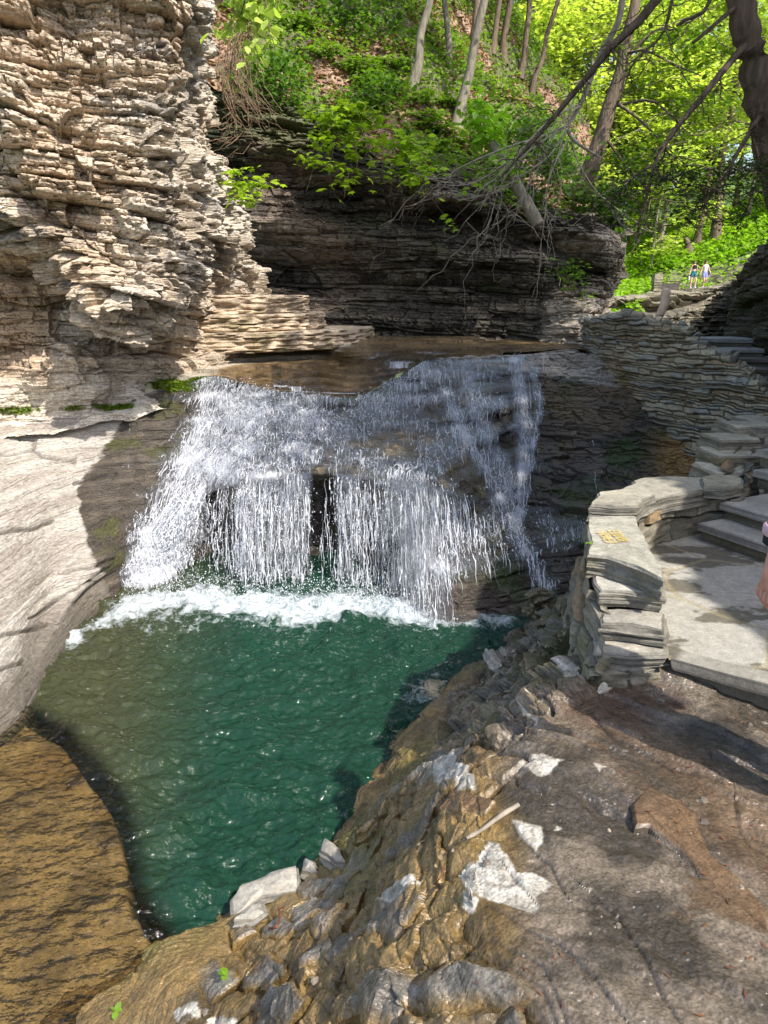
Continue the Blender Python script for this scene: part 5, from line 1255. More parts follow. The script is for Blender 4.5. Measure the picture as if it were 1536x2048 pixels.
for i in range(48):
    if i < 30: px_ = rt.uniform(1180, 1680); Y_ = rt.uniform(52, 100)
    else: px_ = rt.uniform(820, 1300); Y_ = rt.uniform(44, 95)
    x = ray(px_, 450)[0] * Y_ / ray(px_, 450)[1]; z = float(sample(FAR, np.array(x), np.array(Y_)))
    k = [0, 1, 2, 0, 2, 3, 3, 1][i % 8]
    put(k, (x, Y_, z - .2), rt.rand() * 6, rt.uniform(.75, 1.15), 'bright green leafy tree in the sunlit wood up the valley', 'trees of the sunlit wood up the valley')
for i in range(14):
    px_ = rt.uniform(1200, 1620); Y_ = rt.uniform(56, 70)
    x = ray(px_, 450)[0] * Y_ / ray(px_, 450)[1]; z = float(sample(FAR, np.array(x), np.array(Y_)))
    put(3, (x, Y_, z - .1), rt.rand() * 6, rt.uniform(.6, 1.1), 'young bright green sapling under the taller trees of the valley slope', 'saplings under the trees of the valley slope')
# ---- trees rooted on the hillside above the gorge wall
hill_trees = [(822, 168, 845, 0, .09, 'slim grey tree with a bend rooted on the leaf-covered slope at top centre', 8),
              (912, 250, 972, 20, .10, 'leaning grey tree growing from the edge of the slope among the ferns', 9),
              (898, 130, 905, 0, .07, 'thin straight trunk on the slope between the bent tree and the leaning tree', 8),
              (1008, 120, 1028, 0, .10, 'pinkish trunk leaning right on the upper slope behind the leaning tree', 9),
              (1040, 150, 1075, 0, .09, 'second pinkish trunk of the upper slope, right of the first', 9),
              (1062, 190, 1118, 20, .08, 'thin reddish tree leaning right at the end of the row on the upper slope', 9),
              (945, 95, 950, 0, .11, 'dark trunk at the top of the slope directly behind the leaning tree', 9),
              (985, 100, 1000, 0, .08, 'slender dark trunk on the ridge left of the pinkish trunks', 9),
              (700, 20, 705, -40, .12, 'dark trunk at the very top edge of the leaf-covered slope', 9)]
def px_path(pts, m=16):
    p = np.array([W(*q) for q in pts]); return catmull(p, np.linspace(0, len(p) - 1, m))
for i, (bx, by, tx, ty, r_, lab, H_) in enumerate(hill_trees):
    x, y, z = hit(HILL, bx, by, 14.7, 34); b = np.array([x, y, z - .15]); tpt = np.array(W(tx, ty, y)); d_ = (tpt - b); d_ = d_ / d_[2]
    root = empty('slope_tree', tuple(b)); tag(root, lab, 'tree'); r = np.random.RandomState(60 + i)
    m = 16; t = np.linspace(0, 1, m); tp = t[:, None] * d_ * H_; tp[:, :2] += np.cumsum(r.randn(m, 2) * .06, 0) * (t[:, None] > 0); tp[:, 0] += .25 * np.sin(t * 5) * (i == 0)
    tubes('trunk', tp[None], (r_ * (1 - .6 * t) * (1 + .6 * np.exp(-t * 25)))[None], M_barkg if i < 3 else M_bark, 8, root)
    ps, rr = [], []
    for j in range(22):
        f = r.uniform(.35, 1); bb = np.array([np.interp(f, t, tp[:, q]) for q in range(3)]); a = r.rand() * 6.28; L_ = r.uniform(.8, 2.4)
        ps.append(branch_paths(r, bb, bb + np.array([math.cos(a) * L_, math.sin(a) * L_, L_ * r.uniform(-.1, .4)]), .1, .2)); rr.append(np.linspace(.02, .005, 8))
    tubes('limbs', np.array(ps), np.array(rr), M_bark, 4, root)
    E = np.array(ps); n = 1500; bi = r.randint(0, len(E), n); w0 = r.randint(2, 8, n); c = E[bi, w0] + r.randn(n, 3) * np.array([.28, .28, .12])
    leaves('crown', c, .12, T_OVAL, M_leaf, (.09, .16, .012), 70 + i, parent=root)
# curved brown tree at the right end of the gorge wall
root = empty('curved_tree', W(1180, 350, 16)); tag(root, 'brown curving tree rising from the right end of the gorge wall against the bright wood', 'tree')
b = np.array(root.location); tp = px_path([(1150,400,16.2),(1180,340,16),(1205,265,16),(1218,215,16),(1240,150,16),(1252,80,16),(1272,0,16),(1300,-200,16.3),(1310,-420,16.6)], 30) - b
tubes('trunk', tp[None], np.interp(np.linspace(0, 1, 30), [0, .2, .5, 1], [.22, .17, .13, .07])[None], M_bark, 10, root)
ps, rr = [], []; r = np.random.RandomState(80)
for pts in [[(1245,110,16),(1290,100,15.6),(1350,130,15.2),(1400,150,15)],[(1225,200,16),(1280,240,15.5),(1330,290,15.2),(1370,330,15)],[(1218,215,16),(1300,200,15.6),(1340,230,15.2),(1380,270,15)],[(1250,120,16),(1310,60,15.8),(1350,60,15.4),(1400,30,15)],[(1205,265,16),(1250,330,15.6),(1300,390,15),(1290,440,14.8)]]:
    ps.append(px_path(pts, 8) - b); rr.append(np.linspace(.035, .008, 8))
for j in range(26):
    q = ps[r.randint(0, 5)][r.randint(2, 8)]; e = q + r.randn(3) * np.array([.8, .5, .5]); ps.append(branch_paths(r, q, e, .1, .25)); rr.append(np.linspace(.012, .004, 8))
tubes('limbs', np.array(ps), np.array(rr), M_bark, 4, root)
E = np.array(ps); c = E[r.randint(5, len(E), 900), r.randint(3, 8, 900)] + r.randn(900, 3) * np.array([.3, .3, .1]); leaves('crown', c, .11, T_OVAL, M_leaf, (.09, .17, .012), 81, parent=root)
# ---- hemlock leaning in from the right
root = empty('hemlock_tree', (4.95, 7.3, 2.6)); tag(root, 'dark leaning hemlock trunk with drooping black limbs at the upper right', 'tree'); b = np.array(root.location)
tp = px_path([(1720,720,7.3),(1600,480,7.2),(1540,285,7.1),(1512,150,7.0),(1490,50,7.0),(1468,-60,7.0),(1420,-300,6.9),(1350,-700,6.8),(1300,-1100,6.7)], 40) - b
M_hbark = plain('hemlock_bark', (.105, .075, .055), .9, scale=8, st=(3, 3, .7), bump=1, dist=.03, var=.5)
t = np.linspace(0, 1, 40); tubes('trunk', tp[None] + .007 * r.randn(1, 40, 3), np.interp(t, [0, .3, 1], [.18, .14, .055])[None], M_hbark, 20, root)
LM = [[(1500,80,7),(1455,130,6.8),(1400,200,6.6),(1340,272,6.4),(1308,330,6.3),(1292,400,6.2),(1276,450,6.2)],
      [(1400,-350,6.9),(1340,-60,6.7),(1300,20,6.6),(1230,85,6.6),(1160,170,6.7),(1090,255,6.8),(1040,310,6.9),(1005,350,7)],
      [(1536,205,7.1),(1505,255,6.9),(1478,300,6.8),(1462,330,6.7),(1455,360,6.7),(1440,352,6.7)],
      [(1476,10,7),(1440,40,6.8),(1400,75,6.7),(1385,85,6.7)], [(1400,-200,6.9),(1420,0,6.5),(1370,40,6.4),(1352,52,6.4)],
      [(1462,330,6.7),(1430,380,6.6),(1400,400,6.5),(1380,440,6.4)], [(1308,330,6.3),(1330,360,6.3),(1375,345,6.3),(1410,380,6.3)],
      [(1308,330,6.3),(1270,350,6.3),(1240,380,6.2),(1215,400,6.2)], [(1500,260,6.9),(1520,330,6.8),(1500,400,6.7),(1480,450,6.7)],
      [(1560,330,7.1),(1500,330,6.8),(1450,350,6.6)], [(1360,-100,6.8),(1330,60,6.6),(1270,120,6.6),(1240,200,6.6)]]
ps = [px_path(p, 10) - b for p in LM]; rr = [np.linspace(*q, 10) for q in [(.035, .008), (.05, .009), (.028, .006), (.022, .012), (.02, .01), (.012, .004), (.012, .004), (.012, .004), (.012, .004), (.012, .004), (.016, .005)]]
r = np.random.RandomState(90)
for k, (src, n) in enumerate([(0, 26), (1, 46), (2, 16), (5, 12), (6, 14), (7, 14), (8, 14), (9, 8), (10, 16)]):
    for j in range(n):
        q = ps[src][r.randint(2, 10)]; L_ = r.uniform(.12, .45); e = q + np.array([r.randn() * .8, r.randn() * .5, -abs(r.randn()) * .5 - .1]) * L_; ps.append(branch_paths(r, q, e, .1, .3, 10)); rr.append(np.linspace(.006, .0018, 10))
tubes('limbs', np.array(ps), np.array(rr), M_hbark, 5, root)
# needle sprays
def needles(name, anchors, n, sp, seed, size=.035, parent=None, base=(.03, .065, .015)):
    r = np.random.RandomState(seed); A = np.array(anchors); k = r.randint(0, len(A), n); 
    tw = A[k] + r.randn(n, 3) * np.array([sp, sp, sp * .28])
    return leaves(name, tw, size, T_DIAM * np.array([.5, 1, 1]), M_needle, base, seed, up=.85, parent=parent, droop=.4, yellow=.12)
anch = []
for src in (5, 6, 7, 8, 9): anch += list(ps[src][3:])
anch += list(ps[0][7:]); anch += [np.array(W(a, c_, 6.4)) - b for a, c_ in [(1230,300),(1260,290),(1290,290),(1350,310),(1400,330),(1440,360),(1480,370),(1510,360),(1530,400),(1340,350),(1370,420),(1300,360),(1250,340)]]
needles('foliage', anch, 3000, .12, 91, .05, root, (.05, .10, .02))
ups = [np.array(W(rt.uniform(1200, 1700), rt.uniform(-900, -250), rt.uniform(5, 9))) - b for _ in range(60)]
needles('upper_foliage', ups, 7000, .55, 92, .14, root)
# ---- unseen maples added on the right cliff top to shade gorge wall and falls
shade_maple = make_tree('maple_tree', 21, 19, .30, (.25, 4.2), 5200, .33, (0, 0), (.07, .15, .012), M_bark, 30)
spots = [(8.4, 5.5, 4.4, .85), (8.2, 2.2, 4.6, .65)]
for i, (x, y, z, s) in enumerate(spots):
    o = shade_maple if i == 0 else dup(shade_maple, (0, 0, 0)); o.location = (x, y, z); o.rotation_euler = (0, 0, i * 1.3); o.scale = (s, s, s)
    tag(o, 'unseen maple placed on the right cliff top to shade the gorge wall and falls', 'tree', 'unseen shade maples on the right cliff top')
# ---- shrubs and saplings hanging from the gorge wall
def shrub(name, label, cat, root_px, tips, n, size, tmpl, seed, base=(.13, .22, .015), sp=(.16, .16, .05), stem=.012, nsub=4, mat=None, droop=.3, up=.8, stemmat=None, yellow=.3, leafname='leaves'):
    r = np.random.RandomState(seed); b = np.array(W(*root_px)); root = empty(name, tuple(b)); tag(root, label, cat)
    ps, rr, tw = [], [], []
    for tpx in tips:
        e = np.array(W(*tpx)) - b; L_ = np.linalg.norm(e); p = branch_paths(r, (0, 0, 0), e, 0, .18); p[:, 2] += np.sin(np.linspace(0, np.pi, 8)) * L_ * .12; ps.append(p); rr.append(np.linspace(stem, stem * .3, 8))
        for j in range(nsub):
            k = r.randint(2, 8); e2 = p[k] + r.randn(3) * np.array([.3, .2, .12]) * L_ * .5; p2 = branch_paths(r, p[k], e2, .1, .2); ps.append(p2); rr.append(np.linspace(stem * .45, stem * .15, 8)); tw.append(p2)
        tw.append(p[3:].repeat(2, 0)[:8])
    tubes('stems', np.array(ps), np.array(rr), stemmat or M_bark, 4, root)
    E = np.array(tw); bi = r.randint(0, len(E), n); w = r.randint(1, 8, n); c = E[bi, w] + r.randn(n, 3) * np.array(sp)
    leaves(leafname, c, size, tmpl, mat or M_leaf, base, seed, up=up, droop=droop, parent=root, yellow=yellow)
    return root
YG = (.27, .40, .03)
shrub('maple_sapling', 'bright maple sapling hanging over the middle of the dark gorge wall', 'sapling', (700,250,14.3), [(620,360,12.9),(660,330,13),(700,300,13),(740,290,13.2),(690,390,12.7),(650,300,13.2),(720,350,12.8),(760,240,13.6),(610,380,12.8),(740,340,12.8),(700,215,13.8)], 620, .135, T_MAPLE, 201, YG, (.14, .14, .05))
shrub('maple_sapling', 'bright maple sapling drooping from the wall right of the largest hanging one', 'sapling', (800,290,14.4), [(850,360,13),(880,400,12.9),(820,330,13.2),(800,300,13.4),(860,330,13.2),(890,430,12.9),(800,350,13.2)], 330, .13, T_MAPLE, 202, YG, (.13, .13, .05))
shrub('maple_sapling', 'small bright sapling sprouting from the corner between the sunlit cliff and the gorge wall', 'sapling', (470,400,11.5), [(470,340,11),(500,375,10.9),(520,370,10.9),(480,390,10.9),(510,410,10.9)], 150, .11, T_MAPLE, 203, (.30, .42, .03), (.10, .10, .04))
shrub('leafy_branch', 'large pale green leaves hanging into view at the top left beside the cliff edge', 'branch', (545,-90,7.5), [(470,60,7.2),(500,95,7.1),(540,60,7.2),(462,85,7.2),(556,105,7.1),(520,30,7.2),(480,30,7.2)], 300, .10, T_OVAL, 204, (.38, .48, .10), (.06, .06, .05), droop=.9, up=.5)
shrub('leafy_sapling', 'bright large-leaved sapling on the lip of the wall above the fallen log', 'sapling', (975,300,14.8), [(950,180,14.2),(965,230,14),(985,270,14),(940,210,14.2),(1000,320,13.6),(970,250,14)], 330, .15, T_OVAL, 205, (.22, .38, .03), (.13, .13, .10), droop=.7, up=.5)
shrub('leafy_sapling', 'low bright sapling half hidden by the grey dead branches', 'sapling', (1010,350,14.5), [(990,340,13.4),(1020,360,13.2),(1050,330,13.4),(960,380,13.3)], 150, .13, T_OVAL, 206, (.2, .36, .03), (.12, .12, .08), droop=.6)
shrub('ivy_shrub', 'dense mid-green shrub covering the rock right of the fallen log', 'shrub', (1060,280,16), [(1010,230,15.4),(1060,260,15.2),(1090,300,15),(1110,350,14.8),(1080,330,14.7),(1120,390,14.6),(1140,420,14.6),(1040,300,14.9),(1150,360,15),(1100,400,14.6)], 2000, .10, T_OVAL, 207, (.11, .22, .03), (.26, .26, .18), nsub=7, up=.5)
shrub('maple_sapling', 'small sparse maple sapling hanging in front of the pale right end of the wall', 'sapling', (1120,540,14.2), [(1140,530,13.5),(1165,560,13.4),(1150,580,13.4),(1175,600,13.4),(1130,570,13.5)], 150, .09, T_MAPLE, 208, (.12, .24, .015), (.12, .12, .06))
shrub('bush', 'green bush growing at the head of the gorge wall beside the hanging roots', 'bush', (520,150,15.2), [(500,130,14.5),(540,160,14.4),(570,190,14.4),(600,160,14.6),(520,200,14.3),(560,120,14.9),(580,220,14.2)], 1300, .085, T_OVAL, 209, (.07, .15, .02), (.26, .26, .16), nsub=6, up=.5)
shrub('bush', 'green bush high on the slope above the bare leaf litter', 'bush', (700,60,19), [(680,30,18.5),(720,60,18.3),(760,80,18.4),(690,80,18.3),(740,20,18.8)], 900, .13, T_OVAL, 210, (.08, .17, .02), (.35, .35, .2), nsub=5, up=.5)
shrub('bush', 'low green bush between the hanging sapling and the slim bent tree', 'bush', (760,200,16.3), [(740,170,15.9),(790,180,15.9),(770,210,15.6),(720,190,15.8)], 650, .09, T_OVAL, 211, (.075, .15, .02), (.26, .26, .12), nsub=5, up=.5)
shrub('bush', 'leafy bush at the right edge of the gorge wall against the valley', 'bush', (1190,430,15.6), [(1180,400,15.4),(1215,410,15.5),(1225,450,15.6),(1200,380,15.8),(1160,370,15.6)], 900, .10, T_OVAL, 212, (.09, .17, .02), (.24, .24, .18), nsub=5, up=.5)
# ---- ferns, each a rosette
def fern(px_, py_, seed, s, label, H=None):
    x, y, z = hit(HILL, px_, py_, 14.7, 30); r = np.random.RandomState(seed); root = empty('fern', (x, y, z)); tag(root, label, 'fern', 'ferns on the slope above the gorge wall')
    C, Hd, st = [], [], []
    for i in range(13):
        a = i / 13 * 6.28 + r.rand() * .3; L_ = s * r.uniform(.8, 1.2); t = np.linspace(.1, 1, 16)
        p = np.stack([np.cos(a) * L_ * t, np.sin(a) * L_ * t, L_ * (1.0 * t - .75 * t ** 2)], -1); st.append(p[::2])
        n_ = np.array([-math.sin(a), math.cos(a), 0])
        for sg in (-1, 1): C += list(p); Hd += [n_ * sg + np.array([math.cos(a), math.sin(a), 0]) * .35] * 16
    tubes('stalks', np.array(st), np.full((13, 8), .006), M_barkg, 3, root)
    leaves('fronds', np.array(C), s * .24, T_DIAM * np.array([.55, 1, 1]), M_leaf, (.11, .2, .015), seed, up=.95, droop=.1, heading=np.array(Hd) * 3, parent=root)
for i, (a, b_, s) in enumerate([(715,150,.55),(740,175,.5),(770,190,.5),(865,265,.5),(885,275,.45),(850,245,.45),(900,215,.4),(650,120,.5),(780,140,.45),(935,290,.45),(870,300,.4),(600,60,.5),(840,210,.45),(690,240,.4),(1130,330,.4)]):
    fern(a, b_, 300 + i, s, 'arching green fern on the leaf-strewn slope above the gorge wall')
# ---- ground cover, leaf litter
rg_ = np.random.RandomState(400)
def scatter(H, n, pxr, pyr, y0, y1):
    X_ = rg_.uniform(H[0][0], H[0][-1], n * 3); Y_ = rg_.uniform(y0, y1, n * 3); Z_ = sample(H, X_, Y_); P_ = np.stack([X_, Y_, Z_], -1)
    a, b_ = proj(P_); k = (a > pxr[0]) & (a < pxr[1]) & (b_ > pyr[0]) & (b_ < pyr[1]); return P_[k][:n]
P = scatter(HILL, 60000, (380, 1260), (-80, 480), 14.6, 30); m_ = fbm(P, .9, 3, 126)
o = leaves('leaf_litter', P[(m_ < .10)][:20000] + (0, 0, .015), .10, T_OVAL, M_litter, (.26, .155, .095), 401, up=.7, var=.45, yellow=1.2); tag(o, 'brown fallen leaves lying on the slope above the gorge wall', 'leaf litter', kind='stuff')
g1 = P[(m_ > -.14)][:22000]; o = leaves('undergrowth', g1 + np.stack([0 * g1[:, 0], 0 * g1[:, 0], rg_.rand(len(g1)) ** 2 * .3], -1), .10, T_OVAL, M_leaf, (.14, .24, .025), 402, up=.5); tag(o, 'low green plants covering the slope above the gorge wall', 'undergrowth', kind='stuff')
P = scatter(FAR, 90000, (1150, 1640), (380, 640), 22, 85); P = P[(P[:, 1] > 51.5) | (P[:, 1] > 47.6) & (rg_.rand(len(P)) < .22) | (proj(P)[0] < 1300) & (P[:, 1] > 43) | (proj(P)[0] < 1280) & (fbm(P, .5, 3, 403) > -.05) & (P[:, 1] > 30)]
o = leaves('undergrowth', P + np.stack([0 * P[:, 0], 0 * P[:, 0], rg_.rand(len(P)) * .5], -1), .30, T_OVAL, M_leaf, (.20, .34, .02), 404, up=.6); tag(o, 'bright green plants covering the valley slope under the trees', 'undergrowth', kind='stuff')
# ---- hanging roots in the corner
def strands_px(name, label, cat, sets, mat, n, seed, r0=.006, spread=.12, k=3, group=None):
    r = np.random.RandomState(seed); ps, rr = [], []
    for pts in sets:
        p0 = px_path(pts, 14)
        for j in range(n):
            q = p0 + r.randn(3) * spread * .5 + np.cumsum(r.randn(14, 3), 0) * spread * .16; ps.append(q); rr.append(np.linspace(r0, r0 * .4, 14) * r.uniform(.5, 1.3))
    o = tubes(name, np.array(ps), np.array(rr), mat, k); tag(o, label, cat, group); return o
M_root = plain('dry_roots', (.20, .13, .08), .9)
strands_px('hanging_roots', 'tangle of thin brown roots hanging in the dark corner beside the sunlit cliff', 'roots', [[(480,80,14),(465,130,13.6),(470,180,13.4),(500,215,13.3),(545,240,13.3)],[(490,60,14),(490,120,13.6),(500,180,13.5),(530,230,13.4)],[(470,100,13.8),(455,170,13.4),(480,240,13.2),(450,270,13),(430,280,13)]], M_root, 16, 501, .009, .22)
strands_px('hanging_roots', 'fine pale root tendrils dangling from the lip of the wall under the second sapling', 'roots', [[(795,370,13.7),(800,400,13.6),(795,430,13.6),(800,450,13.6)],[(850,380,13.7),(845,410,13.6),(825,440,13.6)],[(690,370,13.7),(688,395,13.6)]], M_deadwood, 4, 502, .005, .12)
# ---- fallen log and dead branches
p = px_path([(985,288,14.3),(1000,310,13.9),(1030,365,13.5),(1058,415,13.2),(1077,450,13.1)], 24)
o = tubes('fallen_log', p[None], (np.linspace(.085, .115, 24) * (1 + .05 * np.sin(np.arange(24) * 1.7)))[None], M_barkg, 12); tag(o, 'pale grey broken log leaning down over the edge of the gorge wall', 'log')
def capend(o): 
    bm = bmesh.new(); bm.from_mesh(o.data); es = [e for e in bm.edges if e.is_boundary]; bmesh.ops.holes_fill(bm, edges=es, sides=64); bm.to_mesh(o.data); bm.free()
capend(o)
root = empty('dead_tree', W(1135, 262, 14)); tag(root, 'bare grey dead treetop whose pale twigs fan down over the gorge wall', 'dead tree'); b = np.array(root.location)
tp = px_path([(1250,-60,12.6),(1238,40,12.7),(1200,110,12.9),(1165,200,13.1),(1138,250,13.2),(1140,270,13.1),(1160,290,13),(1200,315,13)], 26) - b
tubes('trunk', tp[None], np.linspace(.055, .02, 26)[None], M_deadwood, 7, root)
r = np.random.RandomState(510); ps, rr = [], []
main = [[(1138,250,13.2),(1090,270,12.9),(1020,320,12.7),(950,365,12.5),(895,372,12.4)],[(1165,205,13.1),(1100,240,12.9),(1050,290,12.7),(1000,350,12.5),(960,420,12.5)],[(1138,252,13.2),(1100,310,12.8),(1060,340,12.6),(990,385,12.5),(915,400,12.4)],
        [(1160,210,13.1),(1120,250,12.9),(1080,330,12.7),(1040,400,12.6),(1030,440,12.6)],[(1140,262,13.1),(1150,310,13),(1190,380,12.9),(1250,430,12.8),(1260,440,12.8)],[(1138,250,13.2),(1060,300,12.8),(1000,370,12.6),(970,470,12.6),(930,440,12.6)],
        [(1180,160,13),(1150,190,12.8),(1130,260,12.7),(1110,330,12.6)],[(1135,280,13),(1100,350,12.8),(1090,430,12.8),(1080,500,12.8)],[(1090,270,12.9),(1000,300,12.6),(930,330,12.5),(900,350,12.5)]]
for pts in main: ps.append(px_path(pts, 12) - b); rr.append(np.linspace(.017, .004, 12))
for j in range(75):
    q = ps[r.randint(0, 9)]; k = r.randint(2, 11); d_ = q[min(k + 1, 11)] - q[k]; d_ /= np.linalg.norm(d_); L_ = r.uniform(.3, 1.0); e = q[k] + (d_ + r.randn(3) * np.array([.45, .3, .5]) - (0, 0, .15)) * L_; ps.append(branch_paths(r, q[k], e, .1, .25, 12)); rr.append(np.linspace(.007, .0025, 12))
tubes('twigs', np.array(ps), np.array(rr), M_deadwood, 4, root)
# ---- pale driftwood standing on the wall, stump, water plants
p = px_path([(1316,644,11.3),(1320,628,11.35),(1329,610,11.3),(1330,595,11.3),(1333,577,11.3)], 22)
o = tubes('driftwood', p[None], (np.interp(np.linspace(0, 1, 22), [0, .15, .5, .85, .97, 1], [.03, .06, .065, .072, .06, .03]) * (1 + .1 * vnoise(p, 9, 3)))[None], M_pale, 14); capend(o); tag(o, 'pale bare piece of driftwood standing upright on top of the dry-laid wall', 'driftwood')
sx, sy, sz = hit(FAR, 1376, 508, 40, 90)
root = empty('tree_stump', (sx, sy, sz)); tag(root, 'broken weathered tree stump with splayed roots on the slope above the walkers', 'stump')
q = np.array([[0, 0, -.3], [0, 0, .2], [-.1, 0, .7], [-.35, 0, 1.1]]); tubes('trunk', catmull(q, np.linspace(0, 3, 12))[None], np.interp(np.linspace(0, 1, 12), [0, .4, 1], [.55, .32, .16])[None], M_bark, 10, root)
r = np.random.RandomState(520); tubes('roots', np.array([branch_paths(r, (0, 0, .2), (math.cos(a) * 1.1, math.sin(a) * .5 - .3, -.35), .1, .2) for a in np.linspace(0, 6, 7)]), np.tile(np.linspace(.14, .04, 8), (7, 1)), M_bark, 6, root)
# ---- moss cushions and small seedlings
def cushion(name, pxs, Y_, n, size, seed, label, base=(.12, .17, .012)):
    r = np.random.RandomState(seed); pts = []
    for a, b_, rx, ry, k in pxs:
        for _ in range(int(n * k)):
            pts.append(W(a + r.randn() * rx, b_ + r.randn() * ry, Y_ + r.randn() * .05))
    o = leaves(name, np.array(pts), size, T_DIAM, M_leaf, base, seed, up=.5); tag(o, label, 'moss', kind='stuff')
def seedling(px_, py_, Y_, s, seed, label, nl=4):
    if Y_ is None: b = on_ground(px_, py_)
    else: b = np.array(W(px_, py_, Y_))
    root = empty('seedling', tuple(b)); tag(root, label, 'seedling'); r = np.random.RandomState(seed)
    st = np.array([[(0, 0, 0), (0.003, 0, s * .3), (.0, .003, s * .6), (0, 0, s * .8)]], float); tubes('stem', st, np.full((1, 4), .0018), M_leaf if False else M_barkg, 4, root)
    leaves('leaves', np.tile([0, 0, s * .8], (nl, 1)) + r.randn(nl, 3) * .002, s, T_OVAL, M_leaf, (.16, .30, .02), seed, up=.85, parent=root, heading=np.array([[math.cos(a), math.sin(a), 0] for a in np.linspace(0, 6.28, nl, endpoint=False)]) * 2)
seedling(450, 1960, None, .035, 531, 'tiny green seedling on wet ochre rock near the bottom centre')
seedling(500, 1868 + 85, None, .03, 532, 'small green sprout left of the tiny seedling near the shallow water') if False else None
seedling(232, 2030, None, .035, 533, 'tiny pale green seedling at the bottom left corner of the wet rock')
seedling(1180, 1092, 2.98, .02, 534, 'tiny green leaf on the parapet stone with the yellow lettering')

# ---- fallen needles and stone chips strewn on the near rock
r = np.random.RandomState(600); XY = r.uniform((-.6, 1.0), (2.2, 3.0), (900, 2)); Zg = sample(GROUND, XY[:, 0], XY[:, 1]); k = (Zg > -1.0) & (fbm(np.stack([XY[:, 0], XY[:, 1], Zg], -1), 1.5, 3, 601) > -.05)
P = np.stack([XY[:, 0], XY[:, 1], Zg + .004], -1)[k]
o = leaves('needle_litter', P, .022, T_NEEDLE, M_litter, (.17, .06, .025), 602, up=.97, droop=.02, yellow=.2); tag(o, 'reddish-brown fallen needles and bud scales strewn on the wet near rock', 'litter', kind='stuff')
XY = r.uniform((-.9, 1.0), (2.2, 3.6), (520, 2)); Zg = sample(GROUND, XY[:, 0], XY[:, 1]); k = (Zg > -1.3) & (Zg < .06) & (fbm(np.stack([XY[:, 0], XY[:, 1], Zg], -1), 2.2, 3, 603) > .05)
P = np.stack([XY[:, 0], XY[:, 1], Zg], -1)[k]; n = len(P)
oc = np.array([[1,0,0],[.2,.8,0],[-.9,.3,0],[-.5,-.8,0],[.5,-.7,0],[.6,0,.6],[.1,.5,.6],[-.5,.1,.6],[0,-.4,.6]]); th = r.uniform(0, 6.28, n); s = .004 + .012 * r.rand(n) ** 3
rot = np.stack([np.stack([np.cos(th), -np.sin(th)], -1), np.stack([np.sin(th), np.cos(th)], -1)], 1)
V = np.einsum('nij,kj->nki', rot, oc[:, :2]) * s[:, None, None]; V = np.concatenate([V * r.uniform(.7, 1.6, (n, 1, 1)), (oc[None, :, 2:] * s[:, None, None] * r.uniform(.5, 1.1, (n, 1, 1)))], -1) + P[:, None]
F = []
for i in range(n):
    b_ = i * 9; F += [[b_+0,b_+1,b_+6,b_+5],[b_+1,b_+2,b_+7,b_+6],[b_+2,b_+3,b_+7],[b_+3,b_+4,b_+8],[b_+3,b_+8,b_+7],[b_+4,b_+0,b_+5,b_+8],[b_+5,b_+6,b_+7,b_+8]]
cc = (np.array([.13, .11, .085])[None] * r.uniform(.4, 1.9, (n, 1)))[:, None].repeat(9, 1).reshape(-1, 3)
o = mesh_obj('stone_chips', V.reshape(-1, 3), F, M_fore, col=cc); tag(o, 'small loose chips of shale scattered over the wet near rock', 'stone chips', kind='stuff')

mp_ = np.concatenate(MOSSP); r = np.random.RandomState(700); mp_ = mp_[r.choice(len(mp_), min(16000, len(mp_)), replace=False)]
o = leaves('moss', mp_ + (0, -.005, .012), .03, T_DIAM, M_leaf, (.13, .20, .015), 701, up=.4, yellow=.6); tag(o, 'bright green moss on the ledges left of the top of the waterfall', 'moss', kind='stuff')
# ================================================================ PEOPLE
M_skin = plain('skin', (.62, .38, .29), .55, scale=12, var=.08, bump=.1)
M_skin2 = plain('flushed_skin', (.55, .27, .20), .5, scale=40, var=.14, bump=.25, dist=.003)
M_hair = plain('dark_hair', (.035, .02, .014), .6)
M_hair2 = plain('brown_hair', (.09, .035, .02), .6)
def skin_mesh(name, verts, radii, edges, mat, parent=None, sub=2, smooth=True):
    me = bpy.data.meshes.new(name); me.from_pydata([tuple(v) for v in verts], edges, []); me.update()
    o = bpy.data.objects.new(name, me); COL.objects.link(o)
    sk = o.modifiers.new('skin', 'SKIN'); sk.use_smooth_shade = True
    sb = o.modifiers.new('sub', 'SUBSURF'); sb.levels = sub; sb.render_levels = sub
    for i, v in enumerate(me.skin_vertices[0].data):
        r_ = radii[i]; v.radius = r_ if isinstance(r_, tuple) else (r_, r_); v.use_root = (i == 0)
    dg = bpy.context.evaluated_depsgraph_get(); dg.update()
    m2 = bpy.data.meshes.new_from_object(o.evaluated_get(dg)); bpy.data.objects.remove(o)
    m2.materials.clear(); m2.materials.append(mat); m2.polygons.foreach_set('use_smooth', np.ones(len(m2.polygons), bool))
    ob = bpy.data.objects.new(name, m2); COL.objects.link(ob)
    if parent: ob.parent = parent
    return ob
